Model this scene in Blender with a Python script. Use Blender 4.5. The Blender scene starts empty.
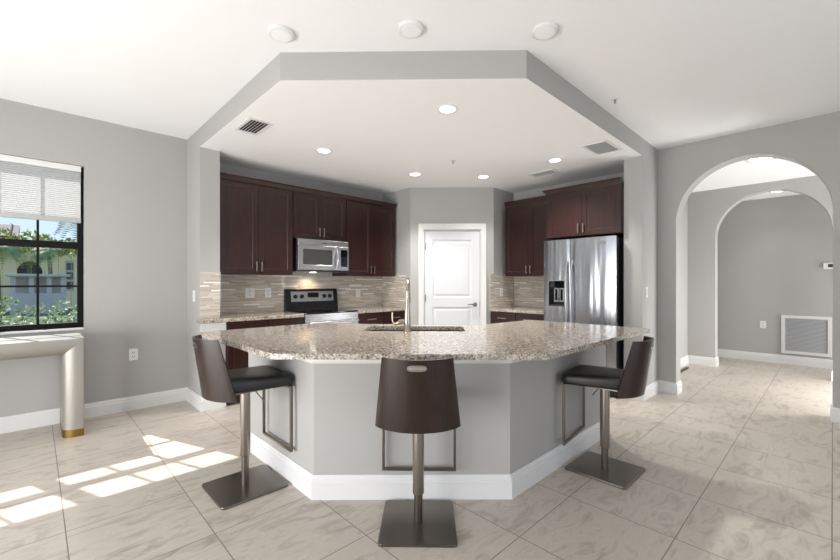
import bpy, bmesh, math, random
from mathutils import Vector, Matrix
random.seed(7)
scene = bpy.context.scene
COL = scene.collection
PI = math.pi

# ------------------------------------------------------------------ camera
H = 1.275
YAW = math.radians(45.98)
cam_d = bpy.data.cameras.new('camera')
cam_d.sensor_width = 36.0
cam_d.lens = 399.0 / 840.0 * 36.0
cam_d.shift_y = 3.0 / 840.0
cam_d.clip_start = 0.05
cam_d.clip_end = 300
cam = bpy.data.objects.new('camera', cam_d)
cam.location = (0, 0, H)
cam.rotation_euler = (PI / 2, 0, YAW - PI / 2)
COL.objects.link(cam)
scene.camera = cam

# ------------------------------------------------------------------ world, sun, added fill, exposure
world = bpy.data.worlds.new('sky')
scene.world = world
world.use_nodes = True
wn = world.node_tree
wn.nodes.clear()
wtc = wn.nodes.new('ShaderNodeTexCoord')
wsep = wn.nodes.new('ShaderNodeSeparateXYZ')
wr = wn.nodes.new('ShaderNodeValToRGB')
wr.color_ramp.elements[0].position = 0.0
wr.color_ramp.elements[0].color = (0.54, 0.66, 0.79, 1)
wr.color_ramp.elements[1].position = 0.7
wr.color_ramp.elements[1].color = (0.16, 0.34, 0.70, 1)
wn.links.new(wtc.outputs['Generated'], wsep.inputs[0])
wn.links.new(wsep.outputs[2], wr.inputs[0])
bgn = wn.nodes.new('ShaderNodeBackground')
bgn.inputs[1].default_value = 1.45
wo = wn.nodes.new('ShaderNodeOutputWorld')
wn.links.new(wr.outputs[0], bgn.inputs[0])
wn.links.new(bgn.outputs[0], wo.inputs[0])

sun_d = bpy.data.lights.new('sun', 'SUN')
sun_d.energy = 8.0
sun_d.angle = math.radians(0.5)
sun_d.color = (1.0, 0.96, 0.9)
sun = bpy.data.objects.new('sun', sun_d)
sun.rotation_euler = Vector((0.42, -1.05, -1.0)).to_track_quat('-Z', 'Y').to_euler()
sun.location = (-4, 12, 10)
COL.objects.link(sun)


def area(name, loc, direction, sx, sy, power, color=(1, 1, 1)):
    d = bpy.data.lights.new(name, 'AREA')
    d.shape = 'RECTANGLE'
    d.size, d.size_y = sx, sy
    d.energy = power
    d.color = color
    o = bpy.data.objects.new(name, d)
    o.location = loc
    o.rotation_euler = Vector(direction).to_track_quat('-Z', 'Y').to_euler()
    COL.objects.link(o)
    return o


# added area fill, set in the unseen openings of the rear and side walls
area('fill_rear_opening', (1.2, -3.36, 1.0), (0, 1, 0.5), 4.6, 1.8, 42, (1.0, 0.983, 0.958))
area('fill_side_opening', (-2.26, 2.2, 0.78), (1, 0, 0.06), 3.7, 1.3, 145, (1.0, 0.983, 0.958))
# added fill before the solid right walls of vestibule and hall, no door there
area('fill_vestibule', (6.45, -0.86, 1.0), (0, 1, 0.2), 1.5, 1.7, 105, (0.98, 0.99, 1.0))
area('fill_hall', (8.0, -1.44, 1.2), (0, 1, 0.1), 0.6, 1.9, 42, (0.98, 0.99, 1.0))

vs = scene.view_settings
scene.display_settings.display_device = 'sRGB'
vs.view_transform = 'Standard'
vs.look = 'None'
vs.exposure = 0.05
vs.gamma = 1.0
vs.use_curve_mapping = False


# ------------------------------------------------------------------ materials
def new_mat(name):
    m = bpy.data.materials.new(name)
    m.use_nodes = True
    nt = m.node_tree
    b = nt.nodes['Principled BSDF']
    return m, nt, b


def lin(r, g, b):
    f = lambda c: (c / 255 / 12.92) if c / 255 <= 0.04045 else ((c / 255 + 0.055) / 1.055) ** 2.4
    return (f(r), f(g), f(b), 1)


def plain(name, rgb, rough=0.5, metal=0.0, bump=0.0, bscale=200, coat=0.0, spec=0.5, var=0.0):
    m, nt, b = new_mat(name)
    b.inputs['Base Color'].default_value = lin(*rgb)
    b.inputs['Roughness'].default_value = rough
    b.inputs['Metallic'].default_value = metal
    b.inputs['Coat Weight'].default_value = coat
    b.inputs['Specular IOR Level'].default_value = spec
    tc = nt.nodes.new('ShaderNodeTexCoord')
    no = nt.nodes.new('ShaderNodeTexNoise')
    no.inputs['Scale'].default_value = bscale
    no.inputs['Detail'].default_value = 3
    nt.links.new(tc.outputs['Object'], no.inputs['Vector'])
    if bump:
        bp = nt.nodes.new('ShaderNodeBump')
        bp.inputs['Strength'].default_value = bump
        bp.inputs['Distance'].default_value = 0.002
        nt.links.new(no.outputs['Fac'], bp.inputs['Height'])
        nt.links.new(bp.outputs['Normal'], b.inputs['Normal'])
    if var:
        mr = nt.nodes.new('ShaderNodeMapRange')
        mr.inputs['To Min'].default_value = max(0.02, rough - var)
        mr.inputs['To Max'].default_value = rough + var
        nt.links.new(no.outputs['Fac'], mr.inputs['Value'])
        nt.links.new(mr.outputs[0], b.inputs['Roughness'])
    return m


def ramp(nt, stops, interp='LINEAR'):
    r = nt.nodes.new('ShaderNodeValToRGB')
    r.color_ramp.interpolation = interp
    e = r.color_ramp.elements
    while len(e) > 1:
        e.remove(e[-1])
    e[0].position, e[0].color = stops[0][0], stops[0][1]
    for p, c in stops[1:]:
        n = e.new(p)
        n.color = c
    return r


def wood(name, dark, light, rough, coat=0.2, scale=(18, 18, 1.4)):
    m, nt, b = new_mat(name)
    tc = nt.nodes.new('ShaderNodeTexCoord')
    mp = nt.nodes.new('ShaderNodeMapping')
    mp.inputs['Scale'].default_value = scale
    n1 = nt.nodes.new('ShaderNodeTexNoise')
    n1.inputs['Scale'].default_value = 3.0
    n1.inputs['Detail'].default_value = 6
    n1.inputs['Distortion'].default_value = 0.6
    cr = ramp(nt, [(0.3, lin(*dark)), (0.7, lin(*light))])
    nt.links.new(tc.outputs['Object'], mp.inputs[0])
    nt.links.new(mp.outputs[0], n1.inputs['Vector'])
    nt.links.new(n1.outputs['Fac'], cr.inputs[0])
    nt.links.new(cr.outputs[0], b.inputs['Base Color'])
    b.inputs['Roughness'].default_value = rough
    b.inputs['Coat Weight'].default_value = coat
    b.inputs['Coat Roughness'].default_value = 0.25
    return m


def steel_mat(name, rgb, rough, streak, sc=(60, 60, 0.5)):
    m, nt, b = new_mat(name)
    b.inputs['Base Color'].default_value = lin(*rgb)
    b.inputs['Metallic'].default_value = 1.0
    tc = nt.nodes.new('ShaderNodeTexCoord')
    mp = nt.nodes.new('ShaderNodeMapping')
    mp.inputs['Scale'].default_value = sc
    n1 = nt.nodes.new('ShaderNodeTexNoise')
    n1.inputs['Scale'].default_value = 4
    n1.inputs['Detail'].default_value = 4
    mr = nt.nodes.new('ShaderNodeMapRange')
    mr.inputs['To Min'].default_value = rough * 0.92
    mr.inputs['To Max'].default_value = rough * 1.1
    nt.links.new(tc.outputs['Object'], mp.inputs[0])
    nt.links.new(mp.outputs[0], n1.inputs['Vector'])
    nt.links.new(n1.outputs['Fac'], mr.inputs['Value'])
    nt.links.new(mr.outputs[0], b.inputs['Roughness'])
    if streak:
        mp2 = nt.nodes.new('ShaderNodeMapping')
        mp2.inputs['Scale'].default_value = (11, 11, 0.9)
        n2 = nt.nodes.new('ShaderNodeTexNoise')
        n2.inputs['Scale'].default_value = 1.0
        n2.inputs['Detail'].default_value = 1
        bp = nt.nodes.new('ShaderNodeBump')
        bp.inputs['Strength'].default_value = streak
        bp.inputs['Distance'].default_value = 0.02
        nt.links.new(tc.outputs['Object'], mp2.inputs[0])
        nt.links.new(mp2.outputs[0], n2.inputs['Vector'])
        nt.links.new(n2.outputs['Fac'], bp.inputs['Height'])
        nt.links.new(bp.outputs['Normal'], b.inputs['Normal'])
    return m


M = {}
M['wall'] = plain('wall_paint_grey', (172, 170, 167), 0.75, bump=0.06, bscale=350)
M['ceil'] = plain('ceiling_paint_white', (243, 243, 243), 0.85, bump=0.08, bscale=260)
M['trim'] = plain('trim_paint_white', (219, 218, 217), 0.4)
M['door'] = plain('door_paint_white', (212, 213, 215), 0.4)
M['cab'] = wood('espresso_cabinet_wood', (28, 9, 7), (52, 22, 16), 0.30, 0.1)
M['cab_in'] = plain('cabinet_dark_recess', (24, 13, 12), 0.6)
M['walnut'] = wood('walnut_veneer', (20, 8, 4), (46, 23, 13), 0.32, 0.12, (26, 26, 2))
M['leather'] = plain('black_leather', (30, 29, 29), 0.38, bump=0.25, bscale=420, spec=0.5)
M['gun'] = steel_mat('gunmetal_brushed', (124, 118, 111), 0.3, 0)
M['pole'] = steel_mat('brushed_steel_pole', (158, 150, 142), 0.3, 0)
M['steel'] = steel_mat('stainless_steel', (184, 185, 188), 0.22, 0.55)
M['steel_plain'] = steel_mat('stainless_steel_flat', (196, 196, 198), 0.26, 0)
M['nickel'] = plain('brushed_nickel', (176, 170, 164), 0.28, 1.0)
M['faucet'] = plain('warm_nickel', (182, 168, 152), 0.25, 1.0)
M['black'] = plain('black_enamel', (14, 14, 15), 0.25)
M['blackglass'] = plain('black_glass', (9, 9, 10), 0.06)
M['greyglass'] = plain('tinted_oven_glass', (62, 62, 60), 0.15)
M['sink_dark'] = plain('dark_composite_sink', (46, 43, 38), 0.45)
M['rubber'] = plain('dark_plastic', (34, 35, 37), 0.5)
M['plastic'] = plain('white_plastic', (226, 226, 224), 0.45)
M['rail'] = plain('shade_rail_grey', (176, 176, 173), 0.5)
M['slot'] = plain('dark_slot', (58, 58, 60), 0.6)
M['frame_black'] = plain('window_frame_black', (8, 8, 8), 0.5, spec=0.2)
M['brass'] = plain('brushed_brass', (132, 106, 58), 0.4, 1.0, bump=0.1, bscale=120)
M['champagne'] = plain('champagne_leaf', (152, 148, 140), 0.42, 0.5, bump=0.12, bscale=90, var=0.12)
M['bronze'] = plain('bronze_strip', (70, 58, 46), 0.4, 0.6)
M['grille_back'] = plain('grille_shadow_grey', (72, 73, 76), 0.7)
M['vent_grey'] = plain('vent_shadow_louvre_grey', (190, 191, 193), 0.8)  # pale tone for the shade inside two vents, also colours the grille louvres
M['vent_dark'] = plain('vent_shadow_dark', (30, 30, 31), 0.8)  # dark tone standing in for the shade inside the left vent
M['stucco'] = plain('beige_stucco', (244, 226, 184), 0.9, bump=0.4, bscale=60)
M['roof_tile'] = plain('grey_brown_roof_tile', (120, 105, 98), 0.85, bump=0.5, bscale=20)
M['stone'] = plain('pale_stone', (188, 182, 176), 0.8, bump=0.3, bscale=40)
M['shade_dark'] = plain('dark_door', (58, 54, 56), 0.6)
M['bark'] = plain('palm_bark', (118, 106, 92), 0.9, bump=0.5, bscale=30)
M['lawn'] = plain('lawn_green', (70, 96, 52), 0.95, bump=0.5, bscale=40)


def leaf_mat(name, c1, c2, c3, sc):
    m, nt, b = new_mat(name)
    tc = nt.nodes.new('ShaderNodeTexCoord')
    n = nt.nodes.new('ShaderNodeTexNoise')
    n.inputs['Scale'].default_value = sc
    n.inputs['Detail'].default_value = 2
    cr = ramp(nt, [(0.35, lin(*c1)), (0.5, lin(*c2)), (0.66, lin(*c3))])
    nt.links.new(tc.outputs['Object'], n.inputs['Vector'])
    nt.links.new(n.outputs['Fac'], cr.inputs[0])
    nt.links.new(cr.outputs[0], b.inputs['Base Color'])
    b.inputs['Roughness'].default_value = 0.55
    return m


M['hedge'] = leaf_mat('hedge_leaf', (84, 112, 56), (160, 176, 110), (236, 236, 216), 9)
M['palm'] = leaf_mat('palm_leaf', (84, 110, 60), (120, 142, 82), (160, 172, 110), 3)
M['croton'] = leaf_mat('yellow_green_leaf', (110, 132, 48), (168, 172, 60), (206, 200, 96), 4)

# window glass: clear with a thin mirror layer
m = bpy.data.materials.new('window_glass')
m.use_nodes = True
nt = m.node_tree
nt.nodes.clear()
tr = nt.nodes.new('ShaderNodeBsdfTransparent')
gl = nt.nodes.new('ShaderNodeBsdfGlossy')
gl.inputs['Roughness'].default_value = 0.02
fr = nt.nodes.new('ShaderNodeFresnel')
fr.inputs['IOR'].default_value = 1.12
mx = nt.nodes.new('ShaderNodeMixShader')
ou = nt.nodes.new('ShaderNodeOutputMaterial')
nt.links.new(fr.outputs[0], mx.inputs[0])
nt.links.new(tr.outputs[0], mx.inputs[1])
nt.links.new(gl.outputs[0], mx.inputs[2])
nt.links.new(mx.outputs[0], ou.inputs[0])
M['glass'] = m

# cellular shade fabric: translucent
m = bpy.data.materials.new('shade_fabric')
m.use_nodes = True
nt = m.node_tree
nt.nodes.clear()
df = nt.nodes.new('ShaderNodeBsdfDiffuse')
df.inputs[0].default_value = (0.80, 0.80, 0.79, 1)
tl = nt.nodes.new('ShaderNodeBsdfTranslucent')
tl.inputs[0].default_value = (0.32, 0.32, 0.316, 1)
mx = nt.nodes.new('ShaderNodeMixShader')
mx.inputs[0].default_value = 0.5
ou = nt.nodes.new('ShaderNodeOutputMaterial')
nt.links.new(df.outputs[0], mx.inputs[1])
nt.links.new(tl.outputs[0], mx.inputs[2])
nt.links.new(mx.outputs[0], ou.inputs[0])
M['shade'] = m


def emis(name, rgb, s):
    m = bpy.data.materials.new(name)
    m.use_nodes = True
    nt = m.node_tree
    nt.nodes.clear()
    e = nt.nodes.new('ShaderNodeEmission')
    e.inputs[0].default_value = (*rgb, 1)
    e.inputs[1].default_value = s
    o = nt.nodes.new('ShaderNodeOutputMaterial')
    nt.links.new(e.outputs[0], o.inputs[0])
    return m


M['lamp'] = emis('lamp_lens', (1.0, 0.96, 0.9), 6.0)
M['display'] = emis('oven_display', (0.25, 0.5, 0.45), 0.05)

# granite
m, nt, b = new_mat('speckled_granite')
tc = nt.nodes.new('ShaderNodeTexCoord')
v1 = nt.nodes.new('ShaderNodeTexVoronoi')
v1.inputs['Scale'].default_value = 110
sp = nt.nodes.new('ShaderNodeSeparateColor')
r1 = ramp(nt, [(0.0, lin(36, 31, 28)), (0.11, lin(92, 82, 73)), (0.23, lin(146, 134, 122)), (0.42, lin(184, 173, 160)),
               (0.68, lin(164, 148, 132)), (0.80, lin(208, 201, 192)), (0.92, lin(122, 117, 114))], 'CONSTANT')
n2 = nt.nodes.new('ShaderNodeTexNoise')
n2.inputs['Scale'].default_value = 22
n2.inputs['Detail'].default_value = 6
r2 = ramp(nt, [(0.30, lin(94, 85, 78)), (0.45, lin(172, 160, 147)), (0.62, lin(194, 184, 173)), (0.75, lin(164, 143, 123))])
mxn = nt.nodes.new('ShaderNodeMix')
mxn.data_type = 'RGBA'
mxn.inputs[0].default_value = 0.68
nt.links.new(tc.outputs['Object'], v1.inputs['Vector'])
nt.links.new(tc.outputs['Object'], n2.inputs['Vector'])
nt.links.new(v1.outputs['Color'], sp.inputs[0])
nt.links.new(sp.outputs[0], r1.inputs[0])
nt.links.new(n2.outputs['Fac'], r2.inputs[0])
nt.links.new(r2.outputs[0], mxn.inputs[6])
nt.links.new(r1.outputs[0], mxn.inputs[7])
nt.links.new(mxn.outputs[2], b.inputs['Base Color'])
b.inputs['Roughness'].default_value = 0.1
b.inputs['Specular IOR Level'].default_value = 0.5
M['granite'] = m

# floor tile: square stone-look porcelain
m, nt, b = new_mat('travertine_floor_tile')
tc = nt.nodes.new('ShaderNodeTexCoord')
mp = nt.nodes.new('ShaderNodeMapping')
mp.inputs['Location'].default_value = (-0.115, -0.003, 0)
T = 0.5455
br = nt.nodes.new('ShaderNodeTexBrick')
br.offset = 0.0
br.squash = 1.0
br.inputs['Scale'].default_value = 1.0
br.inputs['Brick Width'].default_value = T
br.inputs['Row Height'].default_value = T
br.inputs['Mortar Size'].default_value = 0.0024
br.inputs['Mortar Smooth'].default_value = 0.1
br.inputs['Color1'].default_value = (0.0, 0.0, 0.0, 1)
br.inputs['Color2'].default_value = (1, 1, 1, 1)
br.inputs['Mortar'].default_value = (0.5, 0.5, 0.5, 1)
nt.links.new(tc.outputs['Object'], mp.inputs[0])
nt.links.new(mp.outputs[0], br.inputs['Vector'])
# shift the stone pattern from tile to tile
ofs = nt.nodes.new('ShaderNodeVectorMath')
ofs.operation = 'MULTIPLY_ADD'
ofs.inputs[1].default_value = (7.3, 3.1, 5.7)
nt.links.new(br.outputs['Color'], ofs.inputs[0])
nt.links.new(tc.outputs['Object'], ofs.inputs[2])
mpv = nt.nodes.new('ShaderNodeMapping')
mpv.inputs['Rotation'].default_value = (0, 0, 0.62)
mpv.inputs['Scale'].default_value = (1.3, 3.6, 1)
nt.links.new(ofs.outputs[0], mpv.inputs[0])
nv = nt.nodes.new('ShaderNodeTexNoise')
nv.inputs['Scale'].default_value = 2.6
nv.inputs['Detail'].default_value = 9
nv.inputs['Roughness'].default_value = 0.66
nv.inputs['Distortion'].default_value = 1.5
nt.links.new(mpv.outputs[0], nv.inputs['Vector'])
rv = ramp(nt, [(0.28, lin(156, 143, 130)), (0.42, lin(181, 171, 159)), (0.52, lin(196, 187, 175)), (0.62, lin(190, 180, 168)), (0.76, lin(214, 206, 195))])
nt.links.new(nv.outputs['Fac'], rv.inputs[0])
gm = nt.nodes.new('ShaderNodeMix')
gm.data_type = 'RGBA'
gm.inputs[7].default_value = lin(120, 108, 98)
nt.links.new(br.outputs['Fac'], gm.inputs[0])
nt.links.new(rv.outputs[0], gm.inputs[6])
nt.links.new(gm.outputs[2], b.inputs['Base Color'])
bp = nt.nodes.new('ShaderNodeBump')
bp.inputs['Strength'].default_value = 0.25
bp.inputs['Distance'].default_value = 0.003
inv = nt.nodes.new('ShaderNodeMath')
inv.operation = 'SUBTRACT'
inv.inputs[0].default_value = 1.0
nt.links.new(br.outputs['Fac'], inv.inputs[1])
nt.links.new(inv.outputs[0], bp.inputs['Height'])
nt.links.new(bp.outputs['Normal'], b.inputs['Normal'])
b.inputs['Roughness'].default_value = 0.36
M['floor'] = m

# linear mosaic backsplash (object x along the wall, z up)
m, nt, b = new_mat('linear_mosaic_tile')


def mnode(op, a=None, bb=None):
    n = nt.nodes.new('ShaderNodeMath')
    n.operation = op
    for i, val in enumerate((a, bb)):
        if val is None:
            continue
        if isinstance(val, (int, float)):
            n.inputs[i].default_value = val
        else:
            nt.links.new(val, n.inputs[i])
    return n.outputs[0]


tc = nt.nodes.new('ShaderNodeTexCoord')
sx = nt.nodes.new('ShaderNodeSeparateXYZ')
nt.links.new(tc.outputs['Object'], sx.inputs[0])
RH, RW = 0.0165, 0.20
zr = mnode('DIVIDE', sx.outputs[2], RH)
row = mnode('FLOOR', zr)
w1 = nt.nodes.new('ShaderNodeTexWhiteNoise')
w1.noise_dimensions = '1D'
nt.links.new(row, w1.inputs['W'])
xc = mnode('ADD', mnode('DIVIDE', sx.outputs[0], RW), mnode('MULTIPLY', w1.outputs['Value'], 7.0))
colm = mnode('FLOOR', xc)
cv = nt.nodes.new('ShaderNodeCombineXYZ')
nt.links.new(colm, cv.inputs[0])
nt.links.new(row, cv.inputs[1])
w2 = nt.nodes.new('ShaderNodeTexWhiteNoise')
w2.noise_dimensions = '2D'
nt.links.new(cv.outputs[0], w2.inputs['Vector'])
rr = ramp(nt, [(0.0, lin(180, 167, 154)), (0.2, lin(190, 179, 166)), (0.42, lin(200, 190, 178)), (0.6, lin(188, 179, 169)),
               (0.78, lin(207, 199, 189)), (0.92, lin(230, 226, 220))], 'CONSTANT')
nt.links.new(w2.outputs['Value'], rr.inputs[0])
fz = mnode('FRACT', zr)
fx = mnode('FRACT', xc)
gz = mnode('LESS_THAN', fz, 0.08)
gx = mnode('LESS_THAN', fx, 0.008)
gg = mnode('MAXIMUM', gz, gx)
gmx = nt.nodes.new('ShaderNodeMix')
gmx.data_type = 'RGBA'
gmx.inputs[7].default_value = lin(184, 175, 164)
nt.links.new(gg, gmx.inputs[0])
nt.links.new(rr.outputs[0], gmx.inputs[6])
nt.links.new(gmx.outputs[2], b.inputs['Base Color'])
b.inputs['Roughness'].default_value = 0.22
M['mosaic'] = m


# ------------------------------------------------------------------ mesh helpers
def box(bm, x0, x1, y0, y1, z0, z1):
    vs_ = [bm.verts.new(p) for p in ((x0, y0, z0), (x1, y0, z0), (x1, y1, z0), (x0, y1, z0),
                                     (x0, y0, z1), (x1, y0, z1), (x1, y1, z1), (x0, y1, z1))]
    for f in ((0, 3, 2, 1), (4, 5, 6, 7), (0, 1, 5, 4), (1, 2, 6, 5), (2, 3, 7, 6), (3, 0, 4, 7)):
        bm.faces.new([vs_[i] for i in f])
    return vs_


def prism(bm, pts, z0, z1, axis='z'):
    """extrude a 2D polygon; axis z: (x,y)->z ; axis x: (y,z)->x ; axis y: (x,z)->y"""
    def P(p, t):
        if axis == 'z':
            return (p[0], p[1], t)
        if axis == 'x':
            return (t, p[0], p[1])
        return (p[0], t, p[1])
    a = [bm.verts.new(P(p, z0)) for p in pts]
    c = [bm.verts.new(P(p, z1)) for p in pts]
    n = len(pts)
    bm.faces.new(a[::-1])
    bm.faces.new(c)
    for i in range(n):
        j = (i + 1) % n
        bm.faces.new((a[i], a[j], c[j], c[i]))


def prism_holes(bm, outer, holes, z0, z1, axis='z'):
    def P(p, t):
        if axis == 'z':
            return (p[0], p[1], t)
        if axis == 'x':
            return (t, p[0], p[1])
        return (p[0], t, p[1])
    rings = []
    for z in (z0, z1):
        edges = []
        loops = []
        for lp in [outer] + holes:
            vv = [bm.verts.new(P(p, z)) for p in lp]
            loops.append(vv)
            for i in range(len(vv)):
                edges.append(bm.edges.new((vv[i], vv[(i + 1) % len(vv)])))
        bmesh.ops.triangle_fill(bm, use_beauty=True, use_dissolve=False, edges=edges)
        rings.append(loops)
    for a, c in zip(*rings):
        n = len(a)
        for i in range(n):
            j = (i + 1) % n
            bm.faces.new((a[i], a[j], c[j], c[i]))


def cyl(bm, p0, p1, r0, r1=None, seg=24, cap=True):
    r1 = r0 if r1 is None else r1
    p0, p1 = Vector(p0), Vector(p1)
    d = (p1 - p0).normalized()
    up = Vector((0, 0, 1)) if abs(d.z) < 0.95 else Vector((1, 0, 0))
    x = d.cross(up).normalized()
    y = d.cross(x)
    A, B = [], []
    for i in range(seg):
        t = 2 * PI * i / seg
        o = x * math.cos(t) + y * math.sin(t)
        A.append(bm.verts.new(p0 + o * r0))
        B.append(bm.verts.new(p1 + o * r1))
    for i in range(seg):
        j = (i + 1) % seg
        bm.faces.new((A[i], A[j], B[j], B[i]))
    if cap:
        bm.faces.new(A[::-1])
        bm.faces.new(B)


def tube(bm, pts, rad, seg=14, flat=None):
    """swept round tube through pts; rad a number or a list"""
    pts = [Vector(p) for p in pts]
    n = len(pts)
    rads = rad if isinstance(rad, (list, tuple)) else [rad] * n
    rings = []
    ref = None
    for i, p in enumerate(pts):
        t = (pts[min(i + 1, n - 1)] - pts[max(i - 1, 0)]).normalized()
        if ref is None:
            ref = Vector((0, 0, 1)) if abs(t.z) < 0.9 else Vector((1, 0, 0))
        x = t.cross(ref).normalized()
        y = x.cross(t).normalized()
        ref = y
        rings.append([bm.verts.new(p + (x * math.cos(2 * PI * k / seg) + y * math.sin(2 * PI * k / seg)) * rads[i]) for k in range(seg)])
    for i in range(n - 1):
        for k in range(seg):
            l = (k + 1) % seg
            bm.faces.new((rings[i][k], rings[i][l], rings[i + 1][l], rings[i + 1][k]))
    bm.faces.new(rings[0][::-1])
    bm.faces.new(rings[-1])


def disc_lathe(bm, prof, seg=32, center=(0, 0, 0)):
    """revolve (r,z) profile about z"""
    c = Vector(center)
    rings = []
    for r, z in prof:
        if r < 1e-6:
            rings.append([bm.verts.new(c + Vector((0, 0, z)))])
        else:
            rings.append([bm.verts.new(c + Vector((r * math.cos(2 * PI * k / seg), r * math.sin(2 * PI * k / seg), z))) for k in range(seg)])
    for a, b_ in zip(rings[:-1], rings[1:]):
        for k in range(seg):
            l = (k + 1) % seg
            if len(a) == 1 and len(b_) == 1:
                continue
            if len(a) == 1:
                bm.faces.new((a[0], b_[l], b_[k]))
            elif len(b_) == 1:
                bm.faces.new((a[k], a[l], b_[0]))
            else:
                bm.faces.new((a[k], a[l], b_[l], b_[k]))


def round_poly(pts, radii, seg=6):
    out = []
    n = len(pts)
    for i, p in enumerate(pts):
        r = radii[i]
        if r <= 0:
            out.append(tuple(p))
            continue
        p = Vector(p)
        a = (Vector(pts[i - 1]) - p).normalized()
        c = (Vector(pts[(i + 1) % n]) - p).normalized()
        ang = a.angle(c)
        d = r / math.tan(ang / 2)
        s, e = p + a * d, p + c * d
        ctr = p + (a + c).normalized() * (r / math.sin(ang / 2))
        a0 = math.atan2(s.y - ctr.y, s.x - ctr.x)
        a1 = math.atan2(e.y - ctr.y, e.x - ctr.x)
        while a1 - a0 > PI:
            a1 -= 2 * PI
        while a1 - a0 < -PI:
            a1 += 2 * PI
        for k in range(seg + 1):
            t = a0 + (a1 - a0) * k / seg
            out.append((ctr.x + r * math.cos(t), ctr.y + r * math.sin(t)))
    return out


def rrect(x0, x1, y0, y1, r, seg=5):
    return round_poly([(x0, y0), (x1, y0), (x1, y1), (x0, y1)], [r] * 4, seg)


def obj(name, bm, mat, parent=None, bevel=0.0, smooth=False, loc=None, rotz=None, auto=None, bseg=2):
    bmesh.ops.recalc_face_normals(bm, faces=bm.faces[:])
    me = bpy.data.meshes.new(name)
    bm.to_mesh(me)
    bm.free()
    mats = mat if isinstance(mat, (list, tuple)) else [mat]
    for mm in mats:
        me.materials.append(mm)
    o = bpy.data.objects.new(name, me)
    COL.objects.link(o)
    if parent is not None:
        o.parent = parent
    if loc is not None:
        o.location = loc
    if rotz is not None:
        o.rotation_euler = (0, 0, rotz)
    if smooth:
        for p in me.polygons:
            p.use_smooth = True
        me.set_sharp_from_angle(angle=math.radians(auto or 40))
    if bevel:
        md = o.modifiers.new('bevel', 'BEVEL')
        md.width = bevel
        md.segments = bseg
        md.limit_method = 'ANGLE'
        md.angle_limit = math.radians(35)
    return o


def bx(name, x0, x1, y0, y1, z0, z1, mat, parent=None, bevel=0.0, **k):
    bm = bmesh.new()
    box(bm, x0, x1, y0, y1, z0, z1)
    return obj(name, bm, mat, parent, bevel, **k)


def thing(name, label, cat, loc=(0, 0, 0), rotz=0.0, group=None, kind=None):
    o = bpy.data.objects.new(name, None)
    COL.objects.link(o)
    o.empty_display_size = 0.1
    o.location = loc
    o.rotation_euler = (0, 0, rotz)
    return tag(o, label, cat, group, kind)


def tag(o, label, cat, group=None, kind=None):
    o['label'] = label
    o['category'] = cat
    if group:
        o['group'] = group
    if kind:
        o['kind'] = kind
    return o


def struct(o, label, cat):
    return tag(o, label, cat, None, 'structure')


# ------------------------------------------------------------------ the room shell
CZ = 2.84      # main ceiling
KZ = 2.65      # kitchen ceiling
LV = 4.90      # left (window) wall
KV = 4.86      # kitchen wall behind the range
RU = 5.27      # right wall with the arch / behind the fridge
X0, Y0 = -2.3, -3.4

bm = bmesh.new()
box(bm, X0 - 0.2, 8.7, Y0 - 0.2, 5.1, -0.12, 0)
struct(obj('floor', bm, M['floor']), 'beige square stone-look tile floor of the whole room', 'floor')

bm = bmesh.new()
box(bm, X0 - 0.2, RU, Y0 - 0.2, 5.1, CZ, CZ + 0.12)
struct(obj('ceiling', bm, M['ceil']), 'white main ceiling around the lower kitchen ceiling', 'ceiling')

# dropped kitchen ceiling with grey painted edges
bm = bmesh.new()
prism(bm, [(1.2, 4.859), (1.2, 2.607), (2.378, 1.43), (RU, 1.43), (RU, 4.859)], KZ, CZ)
bm.normal_update()
o = obj('ceiling_kitchen', bm, [M['ceil'], M['wall']])
for p in o.data.polygons:
    p.material_index = 0 if abs(p.normal.z) > 0.5 else 1
struct(o, 'lower white kitchen ceiling with grey painted drop edges', 'ceiling')

# left wall with the window opening (two window units side by side)
W0, W1, WZ0, WZ1 = -1.475, 0.338, 0.857, 2.375
bm = bmesh.new()
prism_holes(bm, [(X0 - 0.2, 0), (1.2, 0), (1.2, CZ), (X0 - 0.2, CZ)],
            [[(W0, WZ0), (W1, WZ0), (W1, WZ1), (W0, WZ1)]], LV, 5.1, 'y')
struct(obj('wall_left', bm, M['wall']), 'grey wall with the black framed window above the console', 'wall')
bx_o = bx('wall_kitchen', 1.2, RU, KV, 5.1, 0, CZ, M['wall'])
struct(bx_o, 'grey wall behind the range and its cabinets', 'wall')
# wing walls at the two ends of the kitchen
bm = bmesh.new()
box(bm, 1.2, 1.39, 4.44, KV, 0.0, KZ)
box(bm, 1.2, 1.42, 4.36, 4.44, 0.0, 0.872)
struct(obj('wall_left_wing', bm, M['wall']), 'short grey wing wall at the left end of the kitchen', 'wall')
struct(bx('wall_right_wing', 4.715, RU, 1.43, 1.617, 0, KZ, M['wall']), 'short grey wing wall between refrigerator and arch', 'wall')

# right wall with the arched opening
AV0, AV1, AZ, AR = 0.0, 1.245, 1.967, 0.6225


def arch_wall(bm, u0, u1, v0, v1, ztop):
    pts = [(v0, 0), (v0, ztop), (v1, ztop), (v1, 0), (AV1, 0)]
    n = 40
    for k in range(n + 1):
        t = PI * k / n
        pts.append((0.6225 + AR * math.cos(t), AZ + AR * math.sin(t)))
    pts.append((AV0, 0))
    prism(bm, pts, u0, u1, 'x')


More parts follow.
